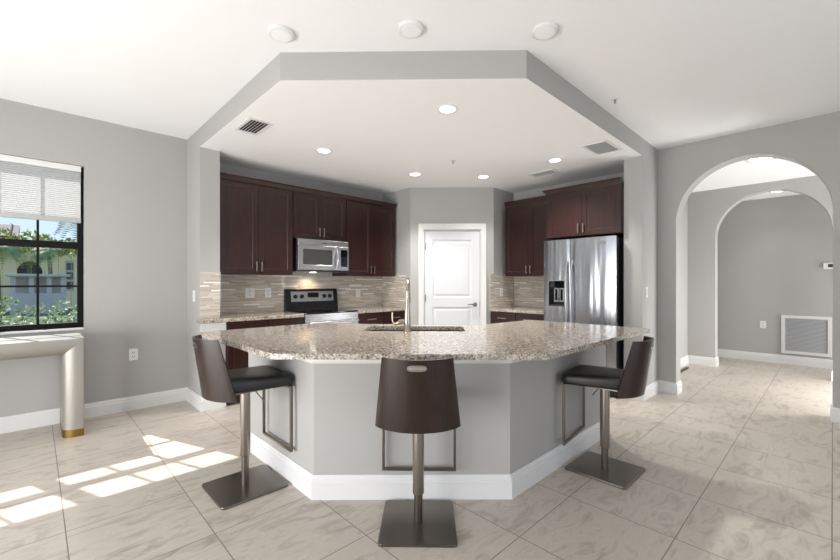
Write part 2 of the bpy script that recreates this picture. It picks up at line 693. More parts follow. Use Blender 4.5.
bm = bmesh.new()
arch_wall(bm, RU, 5.46, Y0 - 0.2, 5.1, CZ)
struct(obj('wall_right', bm, M['wall']), 'grey wall with the large arched opening', 'wall')
bm = bmesh.new()
arch_wall(bm, 7.45, 7.63, -0.9, 1.6, 2.70)
struct(obj('wall_vestibule_back', bm, M['wall']), 'grey wall with the second arch, beyond the first', 'wall')
struct(bx('wall_vestibule_left', 5.46, 7.63, 1.6, 1.72, 0, 2.82, M['wall']), 'grey side wall just inside the arch on the left', 'wall')
struct(bx('wall_vestibule_right', 5.46, 7.63, -1.02, -0.9, 0, 2.82, M['wall']), 'grey side wall inside the arch on the right', 'wall')
struct(bx('ceiling_vestibule', 5.46, 7.45, -0.9, 1.6, 2.70, 2.82, M['ceil']), 'white ceiling between the two arches', 'ceiling')
bm = bmesh.new()
box(bm, 8.52, 8.7, -1.6, 3.2, 0, 2.645)
box(bm, 7.63, 8.52, 3.08, 3.2, 0, 2.645)
box(bm, 7.63, 8.52, -1.6, -1.48, 0, 2.645)
box(bm, 7.51, 7.63, 1.72, 3.2, 0, 2.645)
box(bm, 7.51, 7.63, -1.6, -1.02, 0, 2.645)
struct(obj('wall_hall', bm, M['wall']), 'grey hall wall with the return grille, seen through both arches', 'wall')
struct(bx('ceiling_hall', 7.63, 8.7, -1.6, 3.2, 2.645, 2.8, M['ceil']), 'white hall ceiling beyond the second arch', 'ceiling')

# pantry block: diagonal wall with the door, and its two returns
PA, PB = Vector((3.893, 4.226)), Vector((4.753, 3.395))
pd = (PB - PA).normalized()
PLEN = (PB - PA).length
PANG = math.atan2(pd.y, pd.x)
DW, DZ = 0.825, 2.045            # door leaf opening
d0 = PLEN / 2 - DW / 2 + 0.005
d1 = d0 + DW
nrm = Vector((-pd.y, pd.x))      # into the pantry
if nrm.dot(Vector((1, 1))) < 0:
    nrm = -nrm


def pp(s, dpt):
    q = PA + pd * s + nrm * dpt
    return (q.x, q.y)


bm = bmesh.new()
prism(bm, [(PA.x, KV), (PA.x, PA.y), pp(d0, 0), pp(d0, 0.11), (PA.x + 0.11, PA.y + 0.12), (PA.x + 0.11, KV)], 0, KZ)
prism(bm, [(RU, PB.y), (PB.x, PB.y), pp(d1, 0), pp(d1, 0.11), (PB.x + 0.12, PB.y + 0.11), (RU, PB.y + 0.11)], 0, KZ)
prism(bm, [pp(d0, 0), pp(d1, 0), pp(d1, 0.11), pp(d0, 0.11)], DZ, KZ)
struct(obj('wall_pantry', bm, M['wall']), 'grey angled pantry wall around the white door', 'wall')

# walls behind the photographer with wide glazed openings (outside the picture)
bm = bmesh.new()
prism_holes(bm, [(X0 - 0.2, 0), (RU, 0), (RU, CZ), (X0 - 0.2, CZ)],
            [[(-1.2, 0.06), (3.6, 0.06), (3.6, 2.44), (-1.2, 2.44)]], Y0 - 0.2, Y0, 'y')
struct(obj('wall_rear', bm, M['wall']), 'grey rear wall with the wide patio door opening', 'wall')
bm = bmesh.new()
prism_holes(bm, [(Y0, 0), (LV, 0), (LV, CZ), (Y0, CZ)],
            [[(0.4, 0.06), (4.2, 0.06), (4.2, 2.44), (0.4, 2.44)]], X0 - 0.2, X0, 'x')
struct(obj('wall_side', bm, M['wall']), 'grey side wall with the wide patio door opening', 'wall')


# ------------------------------------------------------------------ baseboards
def offset_path(path, d):
    P = [Vector(p) for p in path]
    out = []
    for i, p in enumerate(P):
        if i == 0:
            t = (P[1] - P[0]).normalized()
            out.append(p + Vector((-t.y, t.x)) * d)
        elif i == len(P) - 1:
            t = (P[-1] - P[-2]).normalized()
            out.append(p + Vector((-t.y, t.x)) * d)
        else:
            t0 = (p - P[i - 1]).normalized()
            t1 = (P[i + 1] - p).normalized()
            n0, n1 = Vector((-t0.y, t0.x)), Vector((-t1.y, t1.x))
            mm = (n0 + n1).normalized()
            out.append(p + mm * (d / max(0.2, mm.dot(n0))))
    return out


def strip(bm, path, side, prof):
    """sweep a (distance from wall, height) profile along a floor path; side +1 = left of travel"""
    cols = [[(q.x, q.y, z) for q in offset_path(path, side * d)] for d, z in prof]
    n = len(path)
    V = [[bm.verts.new(c) for c in col] for col in cols]
    k = len(prof)
    for i in range(n - 1):
        for j in range(k):
            l = (j + 1) % k
            bm.faces.new((V[j][i], V[j][i + 1], V[l][i + 1], V[l][i]))
    bm.faces.new([V[j][0] for j in range(k)])
    bm.faces.new([V[j][-1] for j in range(k)][::-1])


BP = [(0, 0), (0.017, 0), (0.017, 0.098), (0.012, 0.104), (0.012, 0.118), (0.006, 0.128), (0.004, 0.136), (0, 0.136)]


def baseboard(name, path, side, label, prof=BP):
    bm = bmesh.new()
    strip(bm, path, side, prof)
    return struct(obj(name, bm, M['trim']), label, 'baseboard')


baseboard('baseboard_left', [(X0, LV), (1.2, LV), (1.2, 4.36), (1.42, 4.36)], -1, 'white baseboard along the window wall and wing wall')
baseboard('baseboard_right_inner', [(4.715, 1.60), (4.715, 1.43), (RU, 1.43), (RU, AV1), (5.46, AV1)], -1, 'white baseboard left of the first arch')
baseboard('baseboard_right_outer', [(5.46, AV0), (RU, AV0), (RU, Y0)], -1, 'white baseboard right of the first arch')
baseboard('baseboard_vestibule', [(5.46, 1.6), (7.45, 1.6), (7.45, AV1), (7.63, AV1)], -1, 'white baseboard left of the second arch')
baseboard('baseboard_vestibule_right', [(7.63, AV0), (7.45, AV0), (7.45, -0.9)], -1, 'white baseboard right of the second arch')
baseboard('baseboard_hall', [(8.52, 3.08), (8.52, -1.48)], -1, 'white baseboard below the return grille in the hall')
bm = bmesh.new()
strip(bm, [pp(0, 0), pp(d0 - 0.09, 0)], -1, BP)
strip(bm, [pp(d1 + 0.09, 0), pp(PLEN, 0)], -1, BP)
struct(obj('baseboard_pantry', bm, M['trim']), 'white baseboard on both sides of the pantry door', 'baseboard')
struct(bx('trim_1', 6.45, 7.05, 1.50, 1.535, 0.0, 0.018, M['bronze']), 'dark metal strip on the floor inside the first arch', 'floor strip')

# ------------------------------------------------------------------ window, shade
win = None


def window_unit(n, u0, u1, label):
    t = thing('window_%d' % n, label, 'window', (u0, 4.985, WZ0), 0, None, 'structure')
    w, h = u1 - u0, WZ1 - WZ0
    F = 0.045
    bm = bmesh.new()
    prism_holes(bm, [(0, 0), (w, 0), (w, h), (0, h)], [[(F, F), (w - F, F), (w - F, h - F), (F, h - F)]], 0, 0.07, 'y')
    obj('window_frame', bm, M['frame_black'], t, 0.003)
    rz = 1.60 - WZ0
    bm = bmesh.new()
    box(bm, F, w - F, 0.008, 0.05, rz, rz + 0.062)
    obj('meeting_rail', bm, M['frame_black'], t, 0.003)
    bm = bmesh.new()
    for k in (1, 2):
        x = F + (w - 2 * F) * k / 3
        box(bm, x - 0.009, x + 0.009, 0.02, 0.044, rz + 0.062, h - F)
    obj('muntin', bm, M['frame_black'], t)
    bm = bmesh.new()
    for k in (1, 2):
        x = F + (w - 2 * F) * k / 3
        box(bm, x - 0.009, x + 0.009, 0.02, 0.044, F, rz)
    box(bm, F, w - F, 0.0202, 0.0438, 1.245 - WZ0 - 0.009, 1.245 - WZ0 + 0.009)
    obj('muntin', bm, M['frame_black'], t)
    bx('pane', F, w - F, 0.030, 0.034, rz + 0.03, h - F, M['glass'], t)
    bx('pane', F, w - F, 0.030, 0.034, F, rz + 0.03, M['glass'], t)
    return t


window_unit(1, -0.565, 0.338, 'black framed window with shade half drawn above the console')
window_unit(2, W0, -0.5655, 'second black framed window to the left of the first')
bm = bmesh.new()
box(bm, W0 - 0.02, W1, 4.88, 4.985, WZ0 - 0.02, WZ0)
struct(obj('trim_2', bm, M['trim'], None, 0.004), 'white sill below the black framed window', 'window sill')


def shade(u0, u1, label):
    t = thing('cellular_shade', label, 'window shade', (u0, 4.945, WZ1), 0, 'pleated window shades')
    w = u1 - u0
    bx('head_rail', 0.004, w - 0.004, -0.028, 0.024, -0.055, -0.002, M['plastic'], t, 0.004)
    zt, zb = -0.055, 1.885 - WZ1
    n = 24
    bm = bmesh.new()
    prev = None
    for i in range(n * 2 + 1):
        z = zt + (zb - zt) * i / (n * 2)
        y = -0.004 - (0.006 if i % 2 else 0.0)
        a = bm.verts.new((0.006, y, z))
        c = bm.verts.new((w - 0.006, y, z))
        if prev:
            bm.faces.new((prev[0], prev[1], c, a))
        prev = (a, c)
    fo = obj('pleated_fabric', bm, M['shade'], t)
    bx('bottom_rail', 0.004, w - 0.004, -0.022, 0.012, zb - 0.045, zb, M['rail'], t, 0.004)
    return t


shade(-0.555, 0.320, 'white pleated shade half drawn over the visible window')
shade(W0 + 0.003, -0.563, 'white pleated shade of the second window, out of frame to the left')

# ------------------------------------------------------------------ pantry door
dr = thing('door_1', 'white two-panel pantry door in white casing', 'door', (pp(d0, 0)[0], pp(d0, 0)[1], 0), PANG, None, 'structure')
LW = DW - 0.03
bm = bmesh.new()
X, Y = 0.015, 0.02
# leaf with two recessed panels
sty = 0.115
pan = [(0.22, 0.93), (1.06, 1.90)]
holes = [[(X + sty, a), (X + LW - sty, a), (X + LW - sty, c), (X + sty, c)] for a, c in pan]
prism_holes(bm, [(X, 0.01), (X + LW, 0.01), (X + LW, DZ - 0.012), (X, DZ - 0.012)], holes, Y, Y + 0.035, 'y')
leaf = obj('door_leaf', bm, M['door'], dr, 0.002)
for a, c in pan:
    bm = bmesh.new()
    x0, x1 = X + sty - 0.001, X + LW - sty + 0.001
    # sunk frame, sloping to a raised field
    ring = [(0, 0.004), (0.022, 0.014), (0.03, 0.014), (0.055, 0.006)]
    loops = []
    for d, y in ring:
        loops.append([bm.verts.new((px, Y + y, pz)) for px, pz in ((x0 + d, a - .001 + d), (x1 - d, a - .001 + d), (x1 - d, c + .001 - d), (x0 + d, c + .001 - d))])
    for p, q in zip(loops[:-1], loops[1:]):
        for i in range(4):
            j = (i + 1) % 4
            bm.faces.new((p[i], p[j], q[j], q[i]))
    bm.faces.new(loops[-1])
    back = [bm.verts.new((px, Y + 0.03, pz)) for px, pz in ((x0, a), (x1, a), (x1, c), (x0, c))]
    for i in range(4):
        j = (i + 1) % 4
        bm.faces.new((loops[0][i], loops[0][j], back[j], back[i]))
    bm.faces.new(back[::-1])
    obj('door_panel', bm, M['door'], leaf)
bm = bmesh.new()
cw = 0.085
prism(bm, [(-cw + 0.01, 0), (-cw + 0.01, DZ + cw), (DW + cw - 0.01, DZ + cw), (DW + cw - 0.01, 0), (DW - 0.0, 0), (DW - 0.0, DZ), (0.0, DZ), (0.0, 0)], -0.018, 0.0, 'y')
prism(bm, [(0.0, 0), (0.0, DZ), (DW, DZ), (DW, 0), (DW - 0.012, 0), (DW - 0.012, DZ - 0.010), (0.012, DZ - 0.010), (0.012, 0)], -0.006, 0.10, 'y')
obj('door_casing', bm, M['trim'], dr, 0.004)
for hz in (0.22, 1.06, 1.80):
    bm = bmesh.new()
    cyl(bm, (0.014, 0.012, hz - 0.05), (0.014, 0.012, hz + 0.05), 0.007, seg=10)
    box(bm, 0.012, 0.034, 0.0155, 0.02, hz - 0.045, hz + 0.045)
    obj('hinge', bm, M['nickel'], dr)
bm = bmesh.new()
hx, hz = DW - 0.085, 0.965
cyl(bm, (hx, 0.02, hz), (hx, 0.008, hz), 0.030, seg=24)
cyl(bm, (hx, 0.01, hz), (hx, -0.045, hz), 0.011, seg=14)
tube(bm, [(hx + 0.005, -0.045, hz), (hx - 0.03, -0.047, hz + 0.004), (hx - 0.075, -0.045, hz + 0.006), (hx - 0.115, -0.042, hz - 0.002)], [0.011, 0.011, 0.009, 0.007])
obj('door_handle', bm, M['gun'], dr, smooth=True)
bx('latch_plate', DW - 0.0135, DW - 0.0115, 0.0, 0.03, hz - 0.035, hz + 0.035, M['nickel'], dr)


# ------------------------------------------------------------------ cabinets
def pull(parent, x, z, y, L=0.11, vertical=True, name='handle'):
    bm = bmesh.new()
    if vertical:
        box(bm, x - 0.006, x + 0.006, y - 0.034, y - 0.024, z - L / 2, z + L / 2)
        for s in (-1, 1):
            cyl(bm, (x, y, z + s * (L / 2 - 0.016)), (x, y - 0.026, z + s * (L / 2 - 0.016)), 0.0045, seg=10)
    else:
        box(bm, x - L / 2, x + L / 2, y - 0.034, y - 0.024, z - 0.006, z + 0.006)
        for s in (-1, 1):
            cyl(bm, (x + s * (L / 2 - 0.016), y, z), (x + s * (L / 2 - 0.016), y - 0.026, z), 0.0045, seg=10)
    return obj(name, bm, M['nickel'], parent, 0.002)


def shaker(parent, name, x0, x1, z0, z1, y=0.0, rail=0.058):
    """door front: recessed flat panel; front face at y-0.02"""
    bm = bmesh.new()
    g = 0.002
    x0, x1, z0, z1 = x0 + g, x1 - g, z0 + g, z1 - g
    prism_holes(bm, [(x0, z0), (x1, z0), (x1, z1), (x0, z1)],
                [[(x0 + rail, z0 + rail), (x1 - rail, z0 + rail), (x1 - rail, z1 - rail), (x0 + rail, z1 - rail)]], y - 0.021, y - 0.001, 'y')
    ins = 0.006
    a = [(x0 + rail, z0 + rail), (x1 - rail, z0 + rail), (x1 - rail, z1 - rail), (x0 + rail, z1 - rail)]
    c = [(x0 + rail + ins, z0 + rail + ins), (x1 - rail - ins, z0 + rail + ins), (x1 - rail - ins, z1 - rail - ins), (x0 + rail + ins, z1 - rail - ins)]
    A = [bm.verts.new((p[0], y - 0.018, p[1])) for p in a]
    B = [bm.verts.new((p[0], y - 0.012, p[1])) for p in c]
    for i in range(4):
        j = (i + 1) % 4
        bm.faces.new((A[i], A[j], B[j], B[i]))
    bm.faces.new(B)
    return obj(name, bm, M['cab'], parent)


def crown(bm, path, side, z):
    strip(bm, path, side, [(0, z), (0.008, z), (0.012, z + 0.012), (0.034, z + 0.04), (0.042, z + 0.046), (0.042, z + 0.06), (0, z + 0.06)])


def upper_cabinet(label, loc, rotz, w, depth, zb, zt, hz, name='wall_cabinet', group='espresso wall cabinets', crown_l=False, crown_r=False, filler=0.0):
    """local x along the wall (seen from the room), y into the wall, front face of carcass at y=0"""
    t = thing(name, label, 'cabinet', loc, rotz, group)
    bx('carcass', 0.0005, w - 0.0005, 0, depth, zb, zt, M['cab'], t, 0.001)
    W = w - filler
    for s, (a, c) in enumerate(((0.004, W / 2), (W / 2, W - 0.004))):
        d = shaker(t, 'door', a, c, zb + 0.004, zt - 0.012)
        pull(d, (c - 0.03) if s == 0 else (a + 0.03), hz, -0.021)
    path = []
    if crown_l:
        path.append((0, depth))
    path += [(0, 0), (w, 0)]
    if crown_r:
        path.append((w, depth))
    bm = bmesh.new()
    crown(bm, path, -1, zt - 0.001)
    box(bm, 0.0006, w - 0.0006, 0.0, depth, zt - 0.001, zt + 0.02)
    obj('crown_moulding', bm, M['cab'], t)
    return t


UF = 4.53        # front of the wall cabinets left
UD = KV - UF
upper_cabinet('tall dark wall cabinet left of the microwave, beside the wing wall', (1.405, UF, 0), 0, 0.83, UD, 1.372, 2.385, 1.46)
upper_cabinet('short dark wall cabinet above the microwave', (2.235, UF, 0), 0, 0.755, UD, 1.825, 2.385, 1.915)
upper_cabinet('tall dark wall cabinet right of the microwave', (2.99, UF, 0), 0, 0.868, UD, 1.372, 2.385, 1.46, filler=0.02)
FU = 4.94
upper_cabinet('dark wall cabinet between pantry door and refrigerator', (FU, 3.315, 0), -PI / 2, 0.79, RU - FU, 1.372, 2.385, 1.46, crown_l=False)
upper_cabinet('deep dark cabinet above the refrigerator', (4.68, 2.522, 0), -PI / 2, 0.90, RU - 4.68, 1.835, 2.385, 1.925, crown_l=True)


def base_cabinet(label, loc, rotz, w, depth, split=None, name='base_cabinet'):
    t = thing(name, label, 'cabinet', loc, rotz, 'espresso base cabinets')
    bm = bmesh.new()
    box(bm, 0.0, w, 0, depth, 0.10, 0.872)
    box(bm, 0.0, w, 0.06, depth, 0.0, 0.10)
    obj('carcass', bm, M['cab'], t, 0.001)
    cuts = split or [0, w]
    for a, c in zip(cuts[:-1], cuts[1:]):
        bm = bmesh.new()
        box(bm, a + 0.004, c - 0.004, -0.02, -0.001, 0.712, 0.862)
        d = obj('drawer', bm, M['cab'], t, 0.003)
        pull(d, (a + c) / 2, 0.79, -0.02, 0.14, False)
        dd = shaker(t, 'door', a + 0.002, c - 0.002, 0.108, 0.706)
        pull(dd, c - 0.035, 0.63, -0.021)
    return t


BF = 4.30
base_cabinet('dark base cabinet left of the range', (1.425, BF + 0.03, 0), 0, 0.846, KV - BF - 0.03, [0, 0.423, 0.846])
base_cabinet('dark base cabinet right of the range', (3.036, BF + 0.03, 0), 0, 0.852, KV - BF - 0.03, [0, 0.426, 0.852])
base_cabinet('dark base cabinet between pantry and refrigerator', (4.68, 3.385, 0), -PI / 2, 0.835, RU - 4.68 - 0.001, [0, 0.4175, 0.835])


def slab(name, pts, label, cat='countertop', holes=None, radii=None, z0=0.8745, z1=0.914, bev=0.006):
    bm = bmesh.new()
    if radii:
        pts = round_poly(pts, radii)
    if holes:
        prism_holes(bm, pts, holes, z0, z1)
    else:
        prism(bm, pts, z0, z1)
    return tag(obj(name, bm, M['granite'], None, bev), label, cat)


slab('countertop', [(1.165, BF), (2.271, BF), (2.271, KV), (1.393, KV), (1.393, 4.437), (1.165, 4.437)],
     'speckled granite countertop left of the range')
slab('countertop', [(3.036, BF), (3.890, BF), (3.890, KV), (3.036, KV)], 'speckled granite countertop right of the range')
slab('countertop', [(4.65, 2.55), (RU, 2.55), (RU, 3.39), (4.65, 3.39)], 'speckled granite countertop beside the refrigerator')
# white trim block under the counter end at the wing wall
tag(bx('trim_3', 1.185, 1.42, 4.335, 4.36, 0.775, 0.873, M['trim'], None, 0.003), 'white trim under the granite counter end at the wing wall', 'trim', None, 'structure')


# ------------------------------------------------------------------ backsplash
def splash(name, loc, rotz, w, z0, z1, label, edge=False):
    bm = bmesh.new()
    box(bm, 0, w, -0.009, -0.0005, z0, z1)
    o = obj(name, bm, M['mosaic'], loc=loc, rotz=rotz)
    struct(o, label, 'backsplash')
    return o


splash('trim_4', (1.39, KV, 0), 0, 2.502, 0.9145, 1.3715, 'beige linear mosaic backsplash behind the range')
splash('trim_5', (1.2, 4.44, 0), 0, 0.192, 0.9145, 1.39, 'mosaic tile on the end of the wing wall')
splash('trim_6', (3.893, KV - 0.01, 0), -PI / 2, KV - 0.01 - 4.33, 0.9145, 1.40, 'mosaic tile on the pantry side wall beside the range counter')
splash('trim_7', (RU, 3.393, 0), -PI / 2, 0.84, 0.9145, 1.3715, 'mosaic backsplash beside the refrigerator')
splash('trim_8', (4.66, 3.395, 0), 0, 0.60, 0.9145, 1.40, 'mosaic tile on the pantry side wall near the refrigerator')
bm = bmesh.new()
box(bm, 1.389, 1.396, 4.428, 4.4395, 0.9145, 1.39)
struct(obj('trim_9', bm, M['steel_plain']), 'thin metal tile edge on the wing wall', 'trim')


# ------------------------------------------------------------------ outlets and switches (local: face toward -y)
def outlet(label, loc, rotz, kind='outlet', scale=1.0, w=0.074, h=0.117):
    t = thing('wall_outlet' if kind == 'outlet' else 'light_switch', label, 'outlet' if kind == 'outlet' else 'light switch', loc, rotz,
              'wall outlets' if kind == 'outlet' else 'light switches')
    bm = bmesh.new()
    prism(bm, rrect(-w / 2, w / 2, -h / 2, h / 2, 0.006), -0.007, -0.0005, 'y')
    obj('cover_plate', bm, M['plastic'], t, 0.002)
    if kind == 'outlet':
        for s in (-1, 1):
            bm = bmesh.new()
            zz = s * 0.021
            for dx in (-0.008, 0.008):
                box(bm, dx - 0.0018, dx + 0.0018, -0.0085, -0.0068, zz - 0.006, zz + 0.008)
            cyl(bm, (0, -0.0068, zz - 0.011), (0, -0.0085, zz - 0.011), 0.003, seg=8)
            obj('socket', bm, M['slot'], t)
    else:
        bx('rocker', -0.017, 0.017, -0.012, -0.0065, -0.034, 0.034, M['trim'], t, 0.003)
    return t


outlet('white outlet low on the wall right of the console', (0.718, LV, 0.555), 0)
outlet('first white outlet from the wing wall, on the range backsplash', (1.853, KV - 0.009, 1.155), 0, w=0.11)
outlet('second outlet from the wing wall, on the backsplash beside the range', (2.075, KV - 0.009, 1.155), 0)
outlet('outlet on the range backsplash right of the range', (3.42, KV - 0.009, 1.13), 0)
outlet('outlet on the mosaic side wall next to the pantry door', (4.93, 3.386, 1.14), 0)
outlet('white outlet on the hall wall left of the return grille', (8.52, 0.79, 0.60), -PI / 2)
outlet('light switch on the right wing wall beside the arch', (4.85, 1.43, 1.175), 0, 'switch')
outlet('light switch on the side of the left wing wall', (1.2, 4.63, 1.14), -PI / 2, 'switch')

# thermostat
t = thing('thermostat', 'small white thermostat on the hall wall at the arch edge', 'thermostat', (8.52, 0.04, 1.53), -PI / 2)
bx('body', -0.06, 0.06, -0.025, -0.0005, -0.045, 0.045, M['plastic'], t, 0.005)
bx('screen', -0.01, 0.05, -0.0265, -0.0245, -0.022, 0.028, M['slot'], t)

# return air grille in the hall
t = thing('return_air_grille', 'large white louvred return air grille low on the hall wall', 'air grille', (8.52, 0.29, 0.17), -PI / 2)
gw, gh = 0.56, 0.60
bm = bmesh.new()
prism_holes(bm, [(-gw / 2 - 0.0, 0), (gw / 2 + 0.0, 0), (gw / 2, gh), (-gw / 2, gh)],
            [[(-gw / 2 + 0.045, 0.045), (gw / 2 - 0.045, 0.045), (gw / 2 - 0.045, gh - 0.045), (-gw / 2 + 0.045, gh - 0.045)]], -0.020, -0.0005, 'y')
obj('grille_frame', bm, M['trim'], t, 0.003)
bx('backing', -gw / 2 + 0.04, gw / 2 - 0.04, -0.004, -0.001, 0.04, gh - 0.04, M['grille_back'], t)
bm = bmesh.new()
for i in range(26):
    z = 0.055 + i * (gh - 0.11) / 25
    a = [(-gw / 2 + 0.046, -0.018, z - 0.008), (gw / 2 - 0.046, -0.018, z - 0.008), (gw / 2 - 0.046, -0.006, z + 0.006), (-gw / 2 + 0.046, -0.006, z + 0.006)]
    vv = [bm.verts.new(p) for p in a] + [bm.verts.new((p[0], p[1] + 0.001, p[2] + 0.0015)) for p in a]
    for f in ((0, 1, 2, 3), (7, 6, 5, 4), (0, 4, 5, 1), (1, 5, 6, 2), (2, 6, 7, 3), (3, 7, 4, 0)):
        bm.faces.new([vv[k] for k in f])
obj('louvre', bm, M['vent_grey'], t)


# ------------------------------------------------------------------ ceiling fittings
def recessed(label, x, y, z, r, power, spot=True):
    t = thing('recessed_light', label, 'ceiling light', (x, y, z), 0, 'recessed ceiling lights')
    bm = bmesh.new()
    disc_lathe(bm, [(r * 0.72, -0.001), (r * 0.74, -0.006), (r * 0.92, -0.010), (r, -0.006), (r, -0.0005)], 36)
    obj('trim_ring', bm, M['plastic'], t, smooth=True)
    bm = bmesh.new()
    disc_lathe(bm, [(0, -0.0055), (r * 0.5, -0.0052), (r * 0.715, -0.004), (r * 0.715, -0.001), (0, -0.001)], 32)
    obj('lens', bm, M['lamp'], t, smooth=True)
    d = bpy.data.lights.new('lamp_light', 'SPOT')
    d.energy = power
    d.color = (1.0, 0.982, 0.958)
    d.spot_size = math.radians(112)
    d.spot_blend = 0.7
    d.shadow_soft_size = r * 0.7
    lo = bpy.data.objects.new('lamp_light', d)
    lo.location = (0, 0, -0.03)
    COL.objects.link(lo)
    lo.parent = t
    return t


recessed('recessed ceiling light over the island sink', 2.346, 2.115, KZ, 0.085, 140)
recessed('recessed ceiling light nearest the left wing wall', 2.161, 3.67, KZ, 0.085, 112)
recessed('recessed ceiling light in front of the cabinet right of the microwave', 3.456, 3.667, KZ, 0.085, 112)
recessed('recessed ceiling light in front of the pantry door', 4.174, 3.138, KZ, 0.085, 50)
recessed('recessed ceiling light in front of the refrigerator', 4.187, 2.16, KZ, 0.085, 110)
recessed('wide bright ceiling light between the two arches', 5.97, 0.56, 2.70, 0.16, 50)
recessed('bright ceiling light in the hall beyond the second arch', 7.95, 0.565, 2.645, 0.11, 10)

for lab, (x, y) in (('round white ceiling cover left of the three, before the drop edge', (1.108, 2.389)),
                    ('round white ceiling cover, middle of the three before the drop edge', (1.659, 1.796)),
                    ('round white ceiling cover right of the three, before the drop edge', (2.267, 1.235))):
    t = thing('ceiling_cover', lab, 'ceiling cover', (x, y, CZ), 0, 'round ceiling covers')
    bm = bmesh.new()
    disc_lathe(bm, [(0.078, -0.0005), (0.078, -0.016), (0.072, -0.022), (0.060, -0.024), (0, -0.024)], 36)
    obj('cover', bm, M['plastic'], t, smooth=True)
    bm = bmesh.new()
    disc_lathe(bm, [(0.060, -0.0235), (0.060, -0.026), (0, -0.027)], 36)
    obj('face_disc', bm, M['ceil'], t, smooth=True)


def sprinkler(label, x, y, z):
    t = thing('fire_sprinkler', label, 'sprinkler', (x, y, z), 0, 'ceiling sprinklers')
    bm = bmesh.new()
    disc_lathe(bm, [(0.030, -0.0005), (0.028, -0.006), (0.010, -0.008), (0, -0.008)], 24)
    obj('escutcheon', bm, M['plastic'], t, smooth=True)
    bm = bmesh.new()
    cyl(bm, (0, 0, -0.008), (0, 0, -0.02), 0.008, seg=12)
    tube(bm, [(0.006, 0, -0.018), (0.010, 0, -0.024), (0.003, 0, -0.032)], 0.002, 8)
    tube(bm, [(-0.006, 0, -0.018), (-0.010, 0, -0.024), (-0.003, 0, -0.032)], 0.002, 8)
    disc_lathe(bm, [(0, -0.032), (0.011, -0.0325), (0.011, -0.034), (0, -0.035)], 16)
    obj('sprinkler_head', bm, M['nickel'], t, smooth=True)


sprinkler('tiny sprinkler on the main ceiling above the right drop edge', 3.551, 1.288, CZ)
sprinkler('tiny sprinkler on the kitchen ceiling before the pantry door', 3.38, 2.964, KZ)
sprinkler('tiny sprinkler on the hall ceiling beyond both arches', 8.10, 0.385, 2.645)


def vent(label, cx, cy, z, lx, ly, n, along_y, back):
    """lx, ly outer size; slats run along y when along_y"""
    t = thing('ceiling_vent', label, 'air vent', (cx, cy, z), 0, 'ceiling air vents')
    fw = 0.028
    bm = bmesh.new()
    prism_holes(bm, [(-lx / 2, -ly / 2), (lx / 2, -ly / 2), (lx / 2, ly / 2), (-lx / 2, ly / 2)],
                [[(-lx / 2 + fw, -ly / 2 + fw), (lx / 2 - fw, -ly / 2 + fw), (lx / 2 - fw, ly / 2 - fw), (-lx / 2 + fw, ly / 2 - fw)]], -0.009, -0.0005)
    obj('vent_frame', bm, M['plastic'], t, 0.002)
    bx('shadow_sheet', -lx / 2 + fw - 0.002, lx / 2 - fw + 0.002, -ly / 2 + fw - 0.002, ly / 2 - fw + 0.002, -0.0022, -0.0006, back, t)  # thin sheet on the solid ceiling, coloured as the shade behind the slats
    bm = bmesh.new()
    L = (lx if along_y else ly) - 2 * fw
    S = (ly if along_y else lx) - 2 * fw
    for i in range(n):
        c = -L / 2 + L * (i + 0.75) / n
        wd = L / n * 0.55
        q = [(c - wd / 2, -0.012), (c + wd / 2, -0.004), (c + wd / 2, -0.003), (c - wd / 2, -0.011)]
        if along_y:
            prism(bm, q, -S / 2, S / 2, 'y')
        else:
            prism(bm, q, -S / 2, S / 2, 'x')
    obj('vent_slat', bm, M['plastic'], t)
    return t


vent('small slatted ceiling vent by the left drop edge', 1.385, 3.53, KZ, 0.21, 0.36, 6, True, M['vent_dark'])
vent('large slatted ceiling vent by the right drop edge', 4.14, 1.63, KZ, 0.40, 0.26, 11, True, M['vent_grey'])
vent('narrow ceiling vent above the refrigerator cabinets', 4.57, 2.51, KZ, 0.18, 0.34, 4, True, M['vent_grey'])

# ------------------------------------------------------------------ kitchen island
IL, IR = 1.19, 1.333                     # left face u, right face v
iA, iB = (IL, 3.14), (IL, 2.137)
iC, iD = (2.032, IR), (3.47, IR)
isl = thing('kitchen_island', 'grey angled kitchen island with white baseboard, under the granite top', 'kitchen island')
iE = (3.47, 2.02)
face = [iA, iB, iC, iD, iE]
inn = [(q.x, q.y) for q in offset_path(face, 0.13)]
bm = bmesh.new()
prism(bm, face + inn[::-1], 0, 0.8835)
obj('knee_wall', bm, M['wall'], isl)
bm = bmesh.new()
strip(bm, face, -1, [(0, 0), (0.02, 0), (0.02, 0.098), (0.014, 0.104), (0.014, 0.118), (0.008, 0.129), (0.006, 0.140), (0, 0.140)])
obj('baseboard', bm, M['trim'], isl)
bm = bmesh.new()
strip(bm, face, -1, [(0, 0.800), (0.012, 0.800), (0.018, 0.812), (0.018, 0.8715), (0, 0.8715)])
obj('counter_moulding', bm, M['trim'], isl)
# sink cut-out, aligned with the front face
s0, s1 = Vector((1.778, 2.464)), Vector((2.315, 1.905))
sd = (s1 - s0).normalized()
sn = Vector((-sd.y, sd.x))
if sn.dot(Vector((1, 1))) < 0:
    sn = -sn
SL, SWD = (s1 - s0).length, 0.335


def sk(a, d):
    q = s0 + sd * a + sn * d
    return (q.x, q.y)


